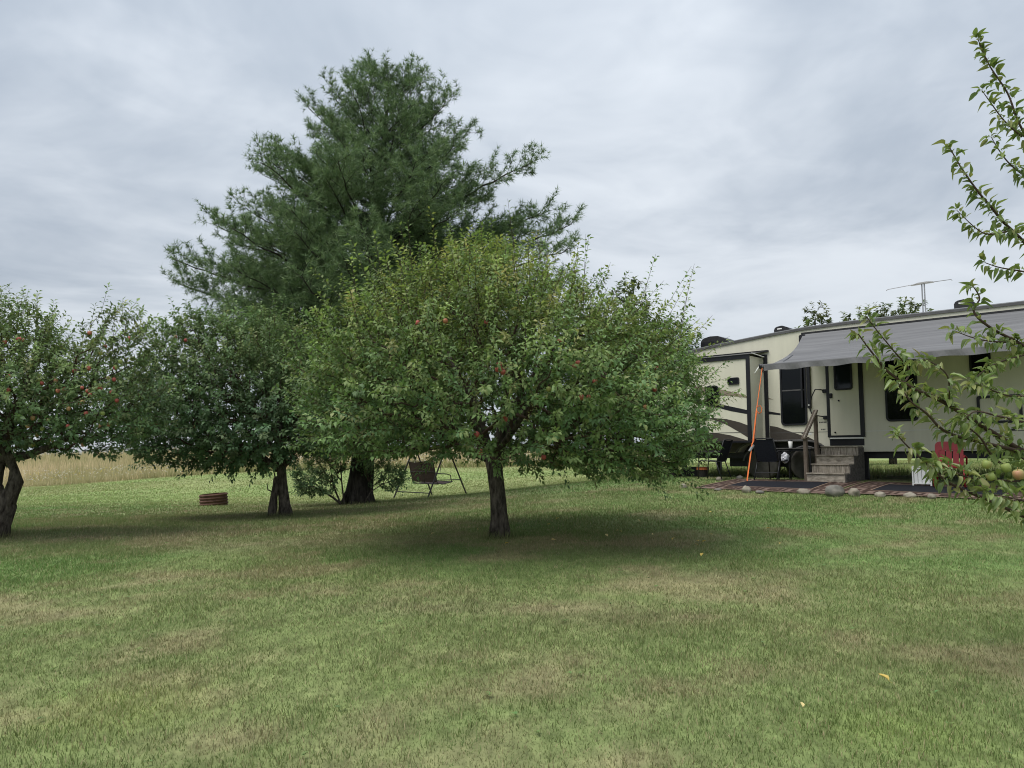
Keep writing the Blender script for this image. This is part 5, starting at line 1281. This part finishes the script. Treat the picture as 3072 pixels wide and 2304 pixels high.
    for p, d, u in spurs:
        k = random.choice((2, 3, 3, 4)) if u < 1 else 4
        x = np.cross(d, (0.1, .2, 1)); x /= np.linalg.norm(x) + 1e-9; y = np.cross(d, x)
        for j in range(k):
            a = random.random() * 6.28; rd = x * math.cos(a) + y * math.sin(a)
            ax = d * random.uniform(.1, .8) + rd * random.uniform(.5, 1) + np.array((0, 0, random.uniform(-.55, .35))); ax /= np.linalg.norm(ax)
            L = random.choice((random.uniform(.024, .045), random.uniform(.04, .072), random.uniform(.045, .072))); LP.append(p + ax * L * .34); LA.append(ax); LN.append(np.array((0, 0, 1.)) + rng.normal(0, .38, 3)); LL.append(L)
    LP = np.array(LP); wp = LP + B
    sx = wp[:, 0] / wp[:, 1]; inview = sx < .70
    idx = np.where(inview)[0]; idx = idx[np.argsort(np.linalg.norm(wp[idx] - (0, 0, 1.5), axis=1))][:300]
    mes = [single_leaf('leaf', M_leaf_near, c, f, w) for c, f, w in ((.38, .3, .48), (.6, .45, .46), (.8, .6, .44), (.52, .8, .42), (.28, .4, .5))]
    picked = set(idx.tolist())
    for i in idx: place_leaf(t, random.choice(mes), LP[i], LA[i], LN[i], LL[i])
    # remaining leaves in one mesh, same shapes
    TV, TF = [], []
    Vt = []; 
    for me in mes:
        v = np.array([q.co[:] for q in me.vertices]); f = []
        for pl in me.polygons:
            q = list(pl.vertices); f.append(q[:3])
            if len(q) == 4: f.append([q[0], q[2], q[3]])
        Vt.append((v, np.array(f)))
    Vs, Ts, Cs = [], [], []; b = 0
    for i in range(len(LP)):
        if i in picked: continue
        v, f = Vt[random.randrange(5)]; a = LA[i]; nn = LN[i]; x = np.cross(a, nn); x /= np.linalg.norm(x) + 1e-9; nn = np.cross(x, a)
        Vs.append(LP[i] + (v[:, :1] * x + v[:, 1:2] * a + v[:, 2:] * nn) * LL[i]); Ts.append(f + b); b += len(v); Cs.append(np.tile(np.array(random.choice(FG[:5])) * random.uniform(.85, 1.1), (len(v), 1)))
    tag(np_mesh('foliage', np.concatenate(Vs), np.concatenate(Ts), M_leaf, t, col=np.concatenate(Cs), smooth=True), kind='stuff')
    for px, py, Y, red, s in ((2951, 1394, 4.3, 0, .66), (2962, 1430, 4.32, 0, .62), (3010, 1404, 4.34, 0, .68), (3046, 1424, 4.25, 0, .76)): hang_apple(t, at(px, py, Y), bool(red), s)
    print('near leaves', len(LP), 'in view', int(inview.sum()))
near_apple()

# ------------------------------------------------------------------ fallen leaves
M_fallen = leaf_mat('fallen yellow leaf', .2, .6, .2, [(.62, .46, .12), (.55, .40, .16), (.66, .55, .26)])
def fallen():
    me = single_leaf('fallen_leaf', M_fallen, .15, .3, .6)
    def put(x, y, L, label, group=None):
        o = bpy.data.objects.new('fallen_leaf', me); o.location = (x, y, g(x, y) + .045); o.scale = (L, L, L); o.rotation_euler = (R(35), random.uniform(-.4, .4), random.uniform(-.8, .8)) if group is None else (random.uniform(.1, .7), random.uniform(-.4, .4), random.random() * 6.28)
        link(o); tag(o, label, 'leaf', group)
    put(2.07, 4.36, .062, 'single bright yellow leaf lying on the near lawn at right')
    put(1.46, 4.0, .034, 'small torn yellow leaf at the bottom of the near lawn')
    for k in range(22):
        x = random.gauss(1.5, 1.0); y = random.gauss(10.0, .9)
        put(x, y, random.uniform(.035, .06), 'small pale yellow leaf fallen in the shade of the middle apple tree', 'fallen leaves under the middle apple tree')
fallen()
